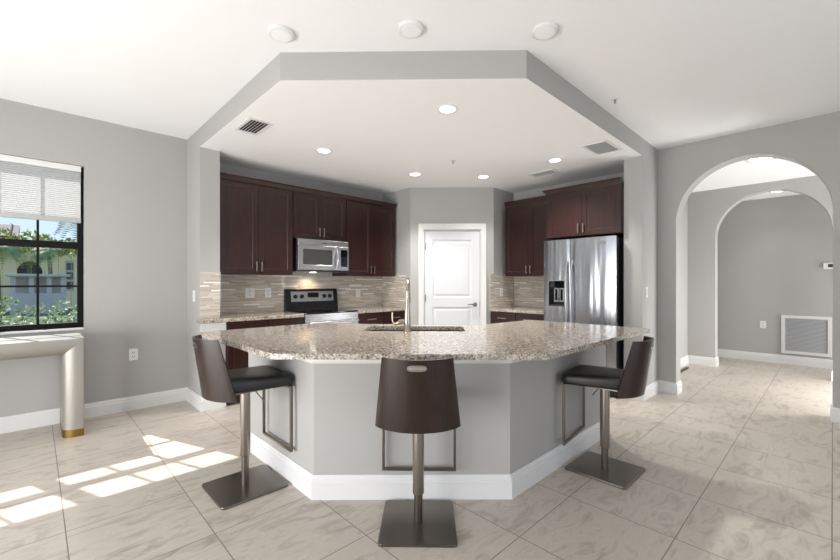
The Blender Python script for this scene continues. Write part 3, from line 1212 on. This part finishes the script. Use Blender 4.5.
sink_hole = round_poly([sk(0, 0), sk(SL, 0), sk(SL, SWD), sk(0, SWD)], [0.03] * 4, 4)
cab_hole = [sk(-0.035, -0.035), sk(SL + 0.035, -0.035), sk(SL + 0.035, SWD + 0.035), sk(-0.035, SWD + 0.035)]
back_edge = [(3.505, 2.06), (2.72, 2.12), (1.81, 3.24)]
body = [(inn[0][0] + 0.001, inn[0][1])] + [(q[0] + 0.001, q[1] + 0.001) for q in inn[1:-1]] + [(inn[-1][0] - 0.001, 2.02), (2.70, 2.07), (1.78, 3.14)]
bm = bmesh.new()
prism_holes(bm, body, [cab_hole], 0.10, 0.8835)
obj('cabinet_body', bm, M['cab'], isl)

slab('island_countertop', [(0.87, 3.24), (0.87, 1.995), (1.862, 1.005), (3.505, 1.005)] + back_edge,
     'large angled speckled granite island top with the sink', 'countertop', [sink_hole],
     [0.02, 0.03, 0.10, 0.015, 0.02, 0.06, 0.02], 0.884, 0.914, 0.008)

sink = thing('undermount_sink', 'dark undermount sink sunk into the island top', 'sink', (sk(0, 0)[0], sk(0, 0)[1], 0.8838), math.atan2(sd.y, sd.x))
bm = bmesh.new()
o_ = rrect(-0.022, SL + 0.022, -0.022, SWD + 0.022, 0.04)
i_ = rrect(-0.006, SL + 0.006, -0.006, SWD + 0.006, 0.035)
if sn.dot(Vector((-sd.y, sd.x))) < 0:
    o_ = [(p[0], -p[1]) for p in o_]
    i_ = [(p[0], -p[1]) for p in i_]
prism_holes(bm, o_, [i_], -0.20, -0.0005)
prism(bm, o_, -0.212, -0.20)
obj('basin', bm, M['sink_dark'], sink)
bm = bmesh.new()
disc_lathe(bm, [(0, -0.197), (0.03, -0.197), (0.042, -0.199), (0.042, -0.2)], 24, (SL / 2, SWD / 2, 0))
obj('drain', bm, M['nickel'], sink, smooth=True)

# faucet: stands on the seating side of the sink, spout reaching over the basin
fx = s0 + sd * (SL * 0.445) - sn * 0.075
fa = thing('kitchen_faucet', 'tall brushed nickel faucet standing at the island sink', 'faucet', (fx.x, fx.y, 0.914), math.atan2(sd.y, sd.x))
bm = bmesh.new()
disc_lathe(bm, [(0, 0.0003), (0.030, 0.0003), (0.030, 0.006), (0.026, 0.012), (0.0245, 0.10), (0.023, 0.12), (0.018, 0.19), (0.0145, 0.25), (0, 0.25)], 28)
obj('body', bm, M['faucet'], fa, smooth=True)
bm = bmesh.new()
pts = [(0, 0, 0.24), (0, 0, 0.30)]
for k in range(0, 13):
    t_ = PI - PI * k / 12 * 0.95
    pts.append((-0.004 * k / 12, 0.085 + 0.085 * math.cos(t_), 0.30 + 0.085 * math.sin(t_)))
tube(bm, pts, 0.0135, 16)
sp_o = obj('spout', bm, M['faucet'], fa, smooth=True)
bm = bmesh.new()
e = Vector(pts[-1])
tube(bm, [e, e + Vector((-0.001, -0.002, -0.03)), e + Vector((-0.002, -0.006, -0.11))], [0.015, 0.017, 0.019], 16)
obj('spray_head', bm, M['faucet'], fa, smooth=True)
bm = bmesh.new()
tube(bm, [(-0.015, 0, 0.075), (-0.04, 0.0, 0.078), (-0.062, 0, 0.076)], [0.019, 0.019, 0.018], 16)
tube(bm, [(-0.055, 0, 0.076), (-0.085, 0.0, 0.062), (-0.105, 0, 0.068), (-0.112, 0, 0.10), (-0.110, 0, 0.145)], [0.016, 0.011, 0.008, 0.0065, 0.006], 12)
obj('lever_handle', bm, M['faucet'], fa, smooth=True)


# ------------------------------------------------------------------ bar stools (local: faces +y, back at -y)
def bar_stool(label, x, y, base_rot, seat_rot, sh):
    t = thing('bar_stool', label, 'bar stool', (x, y, 0), base_rot, 'swivel bar stools')
    bm = bmesh.new()
    prism(bm, rrect(-0.195, 0.195, -0.2, 0.2, 0.022), 0.0005, 0.014)
    obj('base_plate', bm, M['gun'], t, 0.003)
    bm = bmesh.new()
    cyl(bm, (0, 0, 0.014), (0, 0, 0.30), 0.0225, seg=28)
    obj('pole', bm, M['gun'], t, smooth=True)
    bm = bmesh.new()
    disc_lathe(bm, [(0.0228, sh - 0.52), (0.029, sh - 0.52), (0.0305, sh - 0.515), (0.0305, sh - 0.10), (0.0, sh - 0.10)], 28)
    obj('sleeve', bm, M['pole'], t, smooth=True)
    R = Matrix.Rotation(seat_rot, 4, 'Z')

    def turn(b):
        bmesh.ops.transform(b, matrix=R, verts=b.verts[:])
        return b
    # seat cushion: trapezoid pad, rounded, wider in front
    bm = bmesh.new()
    foot = round_poly([(-0.160, -0.165), (0.160, -0.165), (0.222, 0.232), (-0.222, 0.232)], [0.03, 0.03, 0.045, 0.045], 5)
    cx, cy = 0, 0.0
    layers = [(0.95, sh - 0.082), (0.985, sh - 0.078), (1.0, sh - 0.066), (1.0, sh - 0.026), (0.985, sh - 0.012), (0.95, sh - 0.003), (0.85, sh + 0.001), (0.5, sh + 0.003)]
    rings = [[bm.verts.new((p[0] * s, p[1] * s, z - (0.012 if (p[1] > 0.1 and z > sh - 0.05) else 0))) for p in foot] for s, z in layers]
    n = len(foot)
    for a, b_ in zip(rings[:-1], rings[1:]):
        for i in range(n):
            j = (i + 1) % n
            bm.faces.new((a[i], a[j], b_[j], b_[i]))
    bm.faces.new(rings[0][::-1])
    bm.faces.new(rings[-1])
    seat = obj('seat', turn(bm), M['leather'], t, smooth=True, auto=60)
    bm = bmesh.new()
    box(bm, -0.15, 0.15, -0.12, 0.17, sh - 0.094, sh - 0.0825)
    obj('seat_pan', turn(bm), M['gun'], seat, 0.002)
    # wooden back shell: wraps the rear of the seat; handle slot near the top
    bm = bmesh.new()
    zb, zt = sh - 0.118, sh + 0.243
    NU, NV = 40, 22

    def P(a, q, off):
        """a in -1..1 across, q 0..1 up, off outward thickness"""
        half = 0.205 - 0.043 * q
        xx = half * math.sin(a * 1.12) / math.sin(1.12)
        back0 = -0.225 - 0.055 * q                  # centre line leans back
        wrap = 0.108 - 0.035 * q                    # how far the sides come forward
        yy = back0 + wrap * (1 - math.cos(a * 1.12)) / (1 - math.cos(1.12))
        zz = zb - 0.002 * a * a * (1 - q) + (zt - zb) * q
        # top edge dips at the centre
        zz -= 0.004 * (1 - a * a) * q + 0.004 * a * a * q
        nx, ny = math.sin(a * 0.9), -math.cos(a * 0.9)
        return Vector((xx + nx * off, yy + ny * off, zz))

    th = 0.012
    sw, s_lo, s_hi = 0.20, 0.862, 0.922   # slot half width in a, and heights in q

    def in_slot(a, q):
        return abs(a) < sw and s_lo < q < s_hi
    av = sorted(set([-1 + 2 * i / NU for i in range(NU + 1)] + [-sw, sw]))
    qv = sorted(set([i / NV for i in range(NV + 1)] + [s_lo, s_hi]))
    G = {}
    for side, off in ((0, 0.0), (1, th)):
        for i, a in enumerate(av):
            for j, q in enumerate(qv):
                G[side, i, j] = bm.verts.new(P(a, q, off))
    cells = set()
    for i in range(len(av) - 1):
        for j in range(len(qv) - 1):
            if not in_slot((av[i] + av[i + 1]) / 2, (qv[j] + qv[j + 1]) / 2):
                cells.add((i, j))
    for i, j in cells:
        for s in (0, 1):
            f = [G[s, i, j], G[s, i + 1, j], G[s, i + 1, j + 1], G[s, i, j + 1]]
            bm.faces.new(f if s else f[::-1])
        for (di, dj, e0, e1) in ((-1, 0, (i, j), (i, j + 1)), (1, 0, (i + 1, j + 1), (i + 1, j)), (0, -1, (i + 1, j), (i, j)), (0, 1, (i, j + 1), (i + 1, j + 1))):
            if (i + di, j + dj) not in cells:
                bm.faces.new((G[0, e0[0], e0[1]], G[0, e1[0], e1[1]], G[1, e1[0], e1[1]], G[1, e0[0], e0[1]]))
    lone = [v for v in bm.verts if not v.link_faces]
    bmesh.ops.delete(bm, geom=lone, context='VERTS')
    back = obj('backrest', turn(bm), M['walnut'], t, smooth=True, auto=50)
    # metal liner of the handle slot
    bm = bmesh.new()
    qm, qh = (s_lo + s_hi) / 2, (s_hi - s_lo) / 2
    ring_o, ring_i = [], []
    K = 40
    for k in range(K):
        tt = 2 * PI * k / K
        c_, s_ = math.cos(tt), math.sin(tt)
        ex = math.copysign(abs(c_) ** 0.55, c_)
        ey = math.copysign(abs(s_) ** 0.8, s_)
        ring_o.append((ex * (sw + 0.012), qm + ey * (qh + 0.012)))
        ring_i.append((ex * (sw - 0.022), qm + ey * (qh - 0.016)))
    Vv = [[bm.verts.new(P(a, q, off)) for a, q in rg] for rg, off in ((ring_o, th + 0.0008), (ring_o, th + 0.003), (ring_i, th + 0.003), (ring_i, -0.002), (ring_o, -0.002), (ring_o, -0.0006))]
    for a_, b_ in zip(Vv[:-1], Vv[1:]):
        for k in range(K):
            l = (k + 1) % K
            bm.faces.new((a_[k], a_[l], b_[l], b_[k]))
    obj('handle_liner', turn(bm), M['nickel'], back)
    # inner upholstery of the back
    bm = bmesh.new()
    A2 = [-0.93 + 1.86 * i / 24 for i in range(25)]
    Q2 = [0.30 + 0.44 * j / 8 for j in range(9)]
    g = {}
    for s, off in ((0, -0.001), (1, -0.020)):
        for i, a in enumerate(A2):
            for j, q in enumerate(Q2):
                g[s, i, j] = bm.verts.new(P(a, q, off))
    for i in range(24):
        for j in range(8):
            for s in (0, 1):
                bm.faces.new((g[s, i, j], g[s, i + 1, j], g[s, i + 1, j + 1], g[s, i, j + 1]))
    for i in range(24):
        for j in (0, 8):
            bm.faces.new((g[0, i, j], g[0, i + 1, j], g[1, i + 1, j], g[1, i, j]))
    for j in range(8):
        for i in (0, 24):
            bm.faces.new((g[0, i, j], g[0, i, j + 1], g[1, i, j + 1], g[1, i, j]))
    obj('back_pad', turn(bm), M['leather'], t, smooth=True)
    # footrest: square hoop hanging from the front of the seat
    bm = bmesh.new()
    fy, fz, hw, b2 = 0.205, sh - 0.497, 0.215, 0.0095
    prism_holes(bm, [(-hw, fz), (hw, fz), (hw, sh - 0.083), (-hw, sh - 0.083)],
                [[(-hw + 0.015, fz + 0.016), (hw - 0.015, fz + 0.016), (hw - 0.015, sh - 0.10), (-hw + 0.015, sh - 0.10)]], fy - b2, fy + b2, 'y')
    obj('footrest', turn(bm), M['gun'], t, 0.002)
    bm = bmesh.new()
    tube(bm, [(0.04, 0.03, sh - 0.095), (0.055, 0.06, sh - 0.14), (0.07, 0.10, sh - 0.20)], 0.004, 8)
    obj('height_lever', turn(bm), M['gun'], t, smooth=True)
    return t


bar_stool('dark walnut bar stool on the left side of the island, nearest the console', 0.952, 2.565, -PI / 2, 0, 0.715)
bar_stool('dark walnut bar stool at the middle of the island, its back to the viewer', 1.468, 1.532, -PI / 4, 0, 0.68)
bar_stool('dark walnut bar stool on the right side of the island, nearest the arch', 2.803, 1.083, 0, math.radians(6), 0.675)

# ------------------------------------------------------------------ range
RX0, RX1 = 2.275, 3.032
rg = thing('range', 'freestanding stainless and black electric range between granite counters', 'range', (RX0, KV, 0), 0)
rw = RX1 - RX0
RFY = BF + 0.02 - KV          # front of the body, local y
bx('body', 0, rw, RFY, -0.03, 0.02, 0.905, M['black'], rg, 0.004)
bx('cooktop', 0.0, rw, RFY - 0.03, -0.10, 0.9055, 0.922, M['blackglass'], rg, 0.005)
bm = bmesh.new()
prism(bm, [(-0.012, 0.9055), (-0.012, 1.19), (-0.03, 1.20), (-0.06, 1.195), (-0.095, 0.9055)], 0.0, rw, 'x')
bg = obj('backguard', bm, M['black'], rg, 0.008)
bm = bmesh.new()


def bgp(x, z, off):
    y = -0.095 + (z - 0.9055) * (0.035 / 0.2895) - off
    return (x, y, z)


a = [bgp(0.07, 1.035, 0.002), bgp(rw - 0.07, 1.035, 0.002), bgp(rw - 0.07, 1.165, 0.002), bgp(0.07, 1.165, 0.002)]
c = [bgp(0.07, 1.035, -0.004), bgp(rw - 0.07, 1.035, -0.004), bgp(rw - 0.07, 1.165, -0.004), bgp(0.07, 1.165, -0.004)]
A = [bm.verts.new(p) for p in a]
B = [bm.verts.new(p) for p in c]
bm.faces.new(A)
bm.faces.new(B[::-1])
for i in range(4):
    j = (i + 1) % 4
    bm.faces.new((A[i], A[j], B[j], B[i]))
cp = obj('control_panel', bm, M['steel_plain'], bg)
for x in (0.13, 0.22, rw - 0.21, rw - 0.125):
    bm = bmesh.new()
    p = Vector(bgp(x, 1.10, 0.002))
    cyl(bm, p, p + Vector((0, -0.012, 0.001)), 0.027, 0.025, 24)
    cyl(bm, p + Vector((0, -0.011, 0.001)), p + Vector((0, -0.028, 0.003)), 0.020, 0.017, 24)
    obj('knob', bm, M['black'], bg, 0.001)
bm = bmesh.new()
a = [bgp(rw / 2 - 0.075, 1.085, 0.0035), bgp(rw / 2 + 0.085, 1.085, 0.0035), bgp(rw / 2 + 0.085, 1.15, 0.0035), bgp(rw / 2 - 0.075, 1.15, 0.0035)]
c = [(p[0], p[1] + 0.003, p[2]) for p in a]
A = [bm.verts.new(p) for p in a]
B = [bm.verts.new(p) for p in c]
bm.faces.new(A)
bm.faces.new(B[::-1])
for i in range(4):
    j = (i + 1) % 4
    bm.faces.new((A[i], A[j], B[j], B[i]))
obj('display', bm, M['blackglass'], bg)
for cx_, cy_, r_ in ((0.2, -0.2, 0.08), (0.56, -0.2, 0.10), (0.2, -0.42, 0.10), (0.56, -0.42, 0.08)):
    bm = bmesh.new()
    disc_lathe(bm, [(r_ - 0.002, 0.9222), (r_ - 0.002, 0.9226), (r_, 0.9226), (r_, 0.9222)], 40, (cx_, cy_, 0))
    obj('burner_ring', bm, M['slot'], rg)
od = bx('oven_door', 0.004, rw - 0.004, RFY - 0.032, RFY - 0.002, 0.22, 0.80, M['steel_plain'], rg, 0.006)
bx('oven_window', 0.12, rw - 0.12, RFY - 0.034, RFY - 0.031, 0.36, 0.66, M['blackglass'], od)
bx('front_panel', 0.004, rw - 0.004, RFY - 0.030, RFY - 0.002, 0.805, 0.903, M['steel_plain'], rg, 0.004)
bm = bmesh.new()
tube(bm, [(0.03, RFY - 0.075, 0.80), (rw - 0.03, RFY - 0.075, 0.80)], 0.014, 14)
for x in (0.06, rw - 0.06):
    cyl(bm, (x, RFY - 0.03, 0.80), (x, RFY - 0.07, 0.80), 0.010, seg=10)
obj('oven_handle', bm, M['steel_plain'], od, smooth=True)
bx('bottom_drawer', 0.004, rw - 0.004, RFY - 0.028, RFY - 0.002, 0.06, 0.21, M['steel_plain'], rg, 0.005)

# ------------------------------------------------------------------ microwave
MX0, MX1, MY, MZ0, MZ1 = 2.272, 2.988, 4.46, 1.415, 1.815
mw = thing('microwave', 'stainless over-the-range microwave under the short cabinet', 'microwave', (MX0, MY, MZ0), 0)
w, h = MX1 - MX0, MZ1 - MZ0
bx('case', 0, w, 0.02, KV - MY - 0.011, 0, h, M['steel_plain'], mw, 0.003)
bm = bmesh.new()
box(bm, 0.0, w, -0.004, 0.0195, h - 0.068, h)
tp = obj('vent_panel', bm, M['steel_plain'], mw, 0.004)
bm = bmesh.new()
box(bm, w / 2 - 0.03, w / 2 + 0.03, -0.0052, -0.0035, h - 0.048, h - 0.038)
obj('emblem', bm, M['slot'], tp)
dw = w * 0.80
bm = bmesh.new()
prism_holes(bm, [(0, 0.022), (dw, 0.022), (dw, h - 0.072), (0, h - 0.072)], [rrect(0.065, dw - 0.10, 0.085, h - 0.125, 0.012)], -0.012, 0.0195, 'y')
md = obj('door', bm, M['steel_plain'], mw, 0.004)
bm = bmesh.new()
prism(bm, rrect(0.062, dw - 0.097, 0.082, h - 0.122, 0.012), -0.004, 0.006, 'y')
obj('door_window', bm, M['greyglass'], md)
bm = bmesh.new()
hp = []
for k in range(13):
    q = k / 12
    hp.append((dw - 0.045, -0.012 - 0.045 * math.sin(PI * q) ** 0.7, 0.045 + q * (h - 0.145)))
tube(bm, hp, 0.011, 12)
obj('door_handle', bm, M['steel_plain'], md, smooth=True)
cpn = bx('control_panel', dw + 0.003, w, -0.012, 0.0195, 0.022, h - 0.072, M['steel_plain'], mw, 0.003)
bx('keypad', dw + 0.022, w - 0.022, -0.0135, -0.011, 0.07, h - 0.11, M['blackglass'], cpn)
bx('bottom_grille', 0.0, w, 0.0, 0.0195, 0.0, 0.02, M['rubber'], mw)
bm = bmesh.new()
cyl(bm, (w * 0.45, 0.22, -0.001), (w * 0.45, 0.22, -0.006), 0.04, seg=20)
obj('hood_lamp', bm, M['lamp'], mw)
ld = bpy.data.lights.new('hood_light', 'SPOT')
ld.energy = 6
ld.color = (1.0, 0.82, 0.58)
ld.spot_size = math.radians(140)
ld.spot_blend = 0.7
ld.shadow_soft_size = 0.04
lo = bpy.data.objects.new('hood_light', ld)
lo.location = (w * 0.45, 0.27, -0.02)
COL.objects.link(lo)
lo.parent = mw

# ------------------------------------------------------------------ refrigerator
FRX, FV1 = 4.60, 2.53            # door front u, left edge v
FW = 0.875
fg = thing('refrigerator', 'stainless side-by-side refrigerator with ice dispenser', 'refrigerator', (FRX, FV1, 0), -PI / 2)
D = RU - FRX - 0.02
bx('cabinet_case', 0.004, FW - 0.004, 0.075, D, 0.02, 1.785, M['rubber'], fg, 0.004)
FS = 0.345
DT = 1.80


def fridge_door(x0, x1, hole=None):
    bm = bmesh.new()
    # gently crowned front
    NX = 14
    def yf(x):
        q = (x - x0) / (x1 - x0) * 2 - 1
        return 0.010 * q * q
    if hole is None:
        xs = [x0 + (x1 - x0) * i / NX for i in range(NX + 1)]
        fr_ = [(x, yf(x)) for x in xs]
        prism(bm, fr_ + [(x1, 0.068), (x0, 0.068)], 0.09, DT)
    else:
        hx0, hx1, hz0, hz1 = hole
        def seg(xa, xb, za, zb_):
            k = max(2, int((xb - xa) / 0.03))
            xs = [xa + (xb - xa) * i / k for i in range(k + 1)]
            prism(bm, [(x, yf(x)) for x in xs] + [(xb, 0.068), (xa, 0.068)], za, zb_)
        seg(x0, hx0, 0.09, DT)
        seg(hx1, x1, 0.09, DT)
        seg(hx0, hx1, 0.09, hz0)
        seg(hx0, hx1, hz1, DT)
    return bm


hole = (0.07, 0.28, 0.985, 1.305)
ld_ = obj('freezer_door', fridge_door(0.002, FS - 0.003, hole), M['steel'], fg, smooth=True, auto=30)
rd_ = obj('fridge_door', fridge_door(FS + 0.003, FW - 0.002), M['steel'], fg, smooth=True, auto=30)
bm = bmesh.new()
hx0, hx1, hz0, hz1 = hole
box(bm, hx0, hx1, 0.060, 0.067, hz0, hz1)
obj('dispenser_recess', bm, M['black'], ld_)
bm = bmesh.new()
prism_holes(bm, [(hx0 - 0.006, hz0 - 0.006), (hx1 + 0.006, hz0 - 0.006), (hx1 + 0.006, hz1 + 0.006), (hx0 - 0.006, hz1 + 0.006)],
            [[(hx0 + 0.004, hz0 + 0.004), (hx1 - 0.004, hz0 + 0.004), (hx1 - 0.004, hz1 - 0.004), (hx0 + 0.004, hz1 - 0.004)]], -0.003, 0.02, 'y')
obj('dispenser_bezel', bm, M['steel_plain'], ld_)
bx('dispenser_display', hx0 + 0.005, hx1 - 0.005, 0.012, 0.05, hz1 - 0.085, hz1 - 0.005, M['blackglass'], ld_)
bm = bmesh.new()
for xx in (0.155, 0.225):
    prism_holes(bm, [(xx - 0.028, hz0 + 0.06), (xx + 0.028, hz0 + 0.06), (xx + 0.028, hz1 - 0.09), (xx - 0.028, hz1 - 0.09)],
                [[(xx - 0.016, hz0 + 0.075), (xx + 0.016, hz0 + 0.075), (xx + 0.016, hz1 - 0.105), (xx - 0.016, hz1 - 0.105)]], 0.035, 0.05, 'y')
obj('dispenser_paddle', bm, M['steel_plain'], ld_, 0.002)
bx('drip_tray', hx0 + 0.005, hx1 - 0.005, 0.015, 0.058, hz0 + 0.004, hz0 + 0.02, M['slot'], ld_)
for par, x in ((ld_, FS - 0.030), (rd_, FS + 0.030)):
    bm = bmesh.new()
    hp = []
    for k in range(17):
        q = k / 16
        hp.append((x, 0.006 - 0.055 * (math.sin(PI * q) ** 0.45), 0.62 + q * 0.92))
    tube(bm, hp, 0.0125, 12)
    obj('door_handle', bm, M['steel_plain'], par, smooth=True)
bm = bmesh.new()
disc_lathe(bm, [(0.018, -0.001), (0.020, -0.001), (0.020, 0.001), (0.018, 0.001)], 28)
bmesh.ops.scale(bm, vec=(1.5, 0.9, 1), verts=bm.verts[:])
box(bm, -0.024, 0.030, -0.003, 0.003, -0.001, 0.001)
bmesh.ops.rotate(bm, cent=(0, 0, 0), matrix=Matrix.Rotation(PI / 2, 3, 'X'), verts=bm.verts[:])
bmesh.ops.translate(bm, vec=(0.735, 0.0005, 1.735), verts=bm.verts[:])
obj('emblem', bm, M['slot'], rd_)
bx('kick_grille', 0.01, FW - 0.01, 0.03, 0.075, 0.02, 0.085, M['rubber'], fg)
bm = bmesh.new()
for x in (0.05, FW - 0.05):
    box(bm, x - 0.03, x + 0.03, 0.03, 0.14, 1.7855, 1.802)
obj('hinge_cover', bm, M['rubber'], fg, 0.004)

# ------------------------------------------------------------------ console table (rounded inverted U with brass feet)
CU0, CU1, CV0, CV1, CTZ, CTH = -1.12, 0.300, 4.355, 4.845, 0.815, 0.135
ct = thing('console_table', 'champagne rounded console table with brass foot, below the window', 'console table', (CU0, CV0, 0), 0)
cwid, cdep = CU1 - CU0, CV1 - CV0


def dprof(n=9):
    """section: (depth y, inset s from outer face); rounded on the room side"""
    pts = [(0.006, 0.0), (0.001, 0.003), (0.0, 0.012)]
    for k in range(n + 1):
        a = PI / 2 * k / n
        pts.append((0.075 - 0.075 * math.cos(a), 0.03 + (CTH - 0.03) * math.sin(a)))
    pts += [(cdep, CTH), (cdep, 0)]
    return pts


prof = dprof()


def sweep(bm, stations):
    """stations: functions mapping (y, s) to a point"""
    rings = [[bm.verts.new(f(y, s)) for y, s in prof] for f in stations]
    n = len(prof)
    for a_, b_ in zip(rings[:-1], rings[1:]):
        for k in range(n):
            l = (k + 1) % n
            bm.faces.new((a_[k], a_[l], b_[l], b_[k]))
    bm.faces.new(rings[0][::-1])
    bm.faces.new(rings[-1])


FB = 0.062
bm = bmesh.new()
sweep(bm, [lambda y, s: (s, y, FB), lambda y, s: (s, y, CTZ - s - 0.001)])
obj('leg', bm, M['champagne'], ct, smooth=True)
bm = bmesh.new()
sweep(bm, [lambda y, s: (cwid - s, y, FB), lambda y, s: (cwid - s, y, CTZ - s - 0.001)])
obj('leg', bm, M['champagne'], ct, smooth=True)
bm = bmesh.new()
sweep(bm, [lambda y, s: (s, y, CTZ - s), lambda y, s: (cwid - s, y, CTZ - s)])
obj('tabletop', bm, M['champagne'], ct, smooth=True)
for side in (0, 1):
    bm = bmesh.new()
    if side:
        sweep(bm, [lambda y, s: (cwid - s, y, 0.0005), lambda y, s: (cwid - s, y, FB - 0.0005)])
    else:
        sweep(bm, [lambda y, s: (s, y, 0.0005), lambda y, s: (s, y, FB - 0.0005)])
    obj('foot', bm, M['brass'], ct, smooth=True)['label'] = 'brass foot band'

# ------------------------------------------------------------------ outside the window
GZ = -0.15
struct(bx('ground_outside', -30, 30, 5.1, 60, GZ - 0.1, GZ, M['lawn']), 'green lawn outside the window', 'ground')
struct(bx('roof_eave', X0 - 0.2, 5.2, 5.1, 5.46, 2.72, 2.84, M['stone']), 'roof overhang above the window, outside', 'roof')

HV = 30.0
hs = thing('neighbour_house', 'beige stucco house with arched doorway and tiled roof beyond the hedge', 'house', (0, HV, GZ))
AXC, AW_, AH_ = -0.18, 0.50, 2.0
pts = [(-9, 0), (-9, 3.75), (9, 3.75), (9, 0), (AXC + AW_, 0)]
for k in range(17):
    t_ = PI * k / 16
    pts.append((AXC + AW_ * math.cos(t_), AH_ + AW_ * 1.2 * math.sin(t_)))
pts.append((AXC - AW_, 0))
bm = bmesh.new()
prism(bm, pts, 0, 0.35, 'y')
obj('house_wall', bm, M['stucco'], hs)
bx('dark_door', AXC - AW_, AXC + AW_, 0.36, 0.42, 0, AH_ + AW_ * 1.2, M['shade_dark'], hs)
bm = bmesh.new()
prism(bm, [(-0.7, 3.72), (-0.7, 3.84), (2.6, 4.75), (2.6, 3.72)], -9.2, -0.6, 'x')
for i in range(16):
    x = -9.2 + i * 0.55
    tube(bm, [(x, -0.72, 3.86), (x, 2.5, 4.75)], 0.08, 8)
obj('tiled_roof', bm, M['roof_tile'], hs)
wf = bx('window', 1.25, 1.62, -0.03, 0.02, 1.0, 2.7, M['stone'], hs)
bm = bmesh.new()
for k in range(3):
    box(bm, 1.30, 1.57, -0.04, -0.031, 1.1 + k * 0.53, 1.5 + k * 0.53)
obj('window_pane', bm, M['greyglass'], wf)

st = thing('garden_wall_pavilion', 'pale stone garden structure with flat cap in front of the arch', 'garden structure', (0.15, 26.0, GZ))
bx('base', -0.95, 0.95, -0.4, 0.4, 0, 0.95, M['stone'], st, 0.02)
bx('cap', -1.1, 1.1, -0.5, 0.5, 1.72, 1.84, M['stone'], st, 0.02)
for x in (-0.85, -0.25, 0.35, 0.85):
    bx('post', x - 0.09, x + 0.09, -0.35, -0.17, 0.95, 1.72, M['stone'], st, 0.01)
bx('rear_panel', -0.95, 0.95, 0.1, 0.3, 0.95, 1.72, M['stone'], st)


def palm(x, y, hgt, lean, label, nf=15, fl=1.7):
    t = thing('palm_tree', label, 'palm tree', (x, y, GZ), random.random() * 6, 'palm trees outside')
    bm = bmesh.new()
    pts = [(lean * (k / 8) ** 2, 0, hgt * k / 8) for k in range(9)]
    tube(bm, pts, [0.11 - 0.04 * k / 8 for k in range(9)], 10)
    obj('trunk', bm, M['bark'], t, smooth=True)
    bm = bmesh.new()
    top = Vector(pts[-1])
    for i in range(nf):
        az = 2 * PI * i / nf + random.uniform(-0.2, 0.2)
        el = random.uniform(0.1, 1.15)
        L = fl * random.uniform(0.85, 1.1)
        d = Vector((math.cos(az), math.sin(az), 0))
        sdv = Vector((-math.sin(az), math.cos(az), 0))
        prevp = None
        N = 12
        for k in range(N + 1):
            q = k / N
            p = top + d * (L * (math.cos(el) * q * (1 - 0.2 * q))) + Vector((0, 0, L * (math.sin(el) * q - 0.95 * q * q)))
            if prevp is not None:
                for s in (-1, 1):
                    for r_ in (0, 0.5):
                        b0 = prevp.lerp(p, r_)
                        b1 = prevp.lerp(p, r_ + 0.28)
                        ll = 0.42 * math.sin(PI * (0.08 + 0.9 * q)) + 0.05
                        tip = b0 + sdv * (s * ll) + d * 0.12 + Vector((0, 0, -0.38 * ll))
                        bm.faces.new([bm.verts.new(b0), bm.verts.new(b1), bm.verts.new(tip)])
            prevp = p
    obj('crown', bm, M['palm'], t)
    return t


palm(-0.95, 21.0, 2.75, 0.15, 'palm tree outside, left of the arched doorway', 13, 1.2)
palm(0.62, 26.5, 3.0, 0.15, 'palm tree outside, right of the arched doorway', 13, 1.3)
palm(1.75, 22.5, 4.3, -0.15, 'tall palm tree outside by the right window edge', 17, 1.5)


def leaf_cloud(bm, cx, cy, cz, rx, ry, rz, n, s):
    for i in range(n):
        while True:
            p = Vector((random.uniform(-1, 1), random.uniform(-1, 1), random.uniform(-1, 1)))
            if 0.35 < p.length < 1:
                break
        c = Vector((cx + p.x * rx, cy + p.y * ry, cz + p.z * rz))
        a = Vector((random.gauss(0, 1), random.gauss(0, 1), random.gauss(0, 1))).normalized()
        b_ = a.cross(Vector((random.gauss(0, 1), random.gauss(0, 1), random.gauss(0, 1)))).normalized()
        k = s * random.uniform(0.7, 1.3)
        bm.faces.new([bm.verts.new(c - a * k), bm.verts.new(c + b_ * k * 0.4), bm.verts.new(c + a * k), bm.verts.new(c - b_ * k * 0.4)])


bm = bmesh.new()
for i in range(12):
    leaf_cloud(bm, -1.2 + i * 0.3, 8.6 + random.uniform(-0.15, 0.15), 0.42, 0.32, 0.5, 0.60 + random.uniform(-0.06, 0.08), 420, 0.045)
hd = obj('hedge', bm, M['hedge'])
hd.location = (0, 0, 0)
tag(hd, 'pale variegated leafy hedge low outside the window', 'hedge', None, 'stuff')
bm = bmesh.new()
for i in range(9):
    leaf_cloud(bm, -2.2 + i * 0.52, 28.8, 3.25 + random.uniform(-0.25, 0.3), 0.5, 0.4, 0.5, 230, 0.10)
for i in range(9):
    tube(bm, [(-2.2 + i * 0.52, 28.8, GZ), (-2.2 + i * 0.52, 28.8, 3.2)], 0.012, 6)
tag(obj('flowering_shrub', bm, M['croton']), 'tall yellow green shrubs along the house wall outside', 'shrub', None, 'stuff')
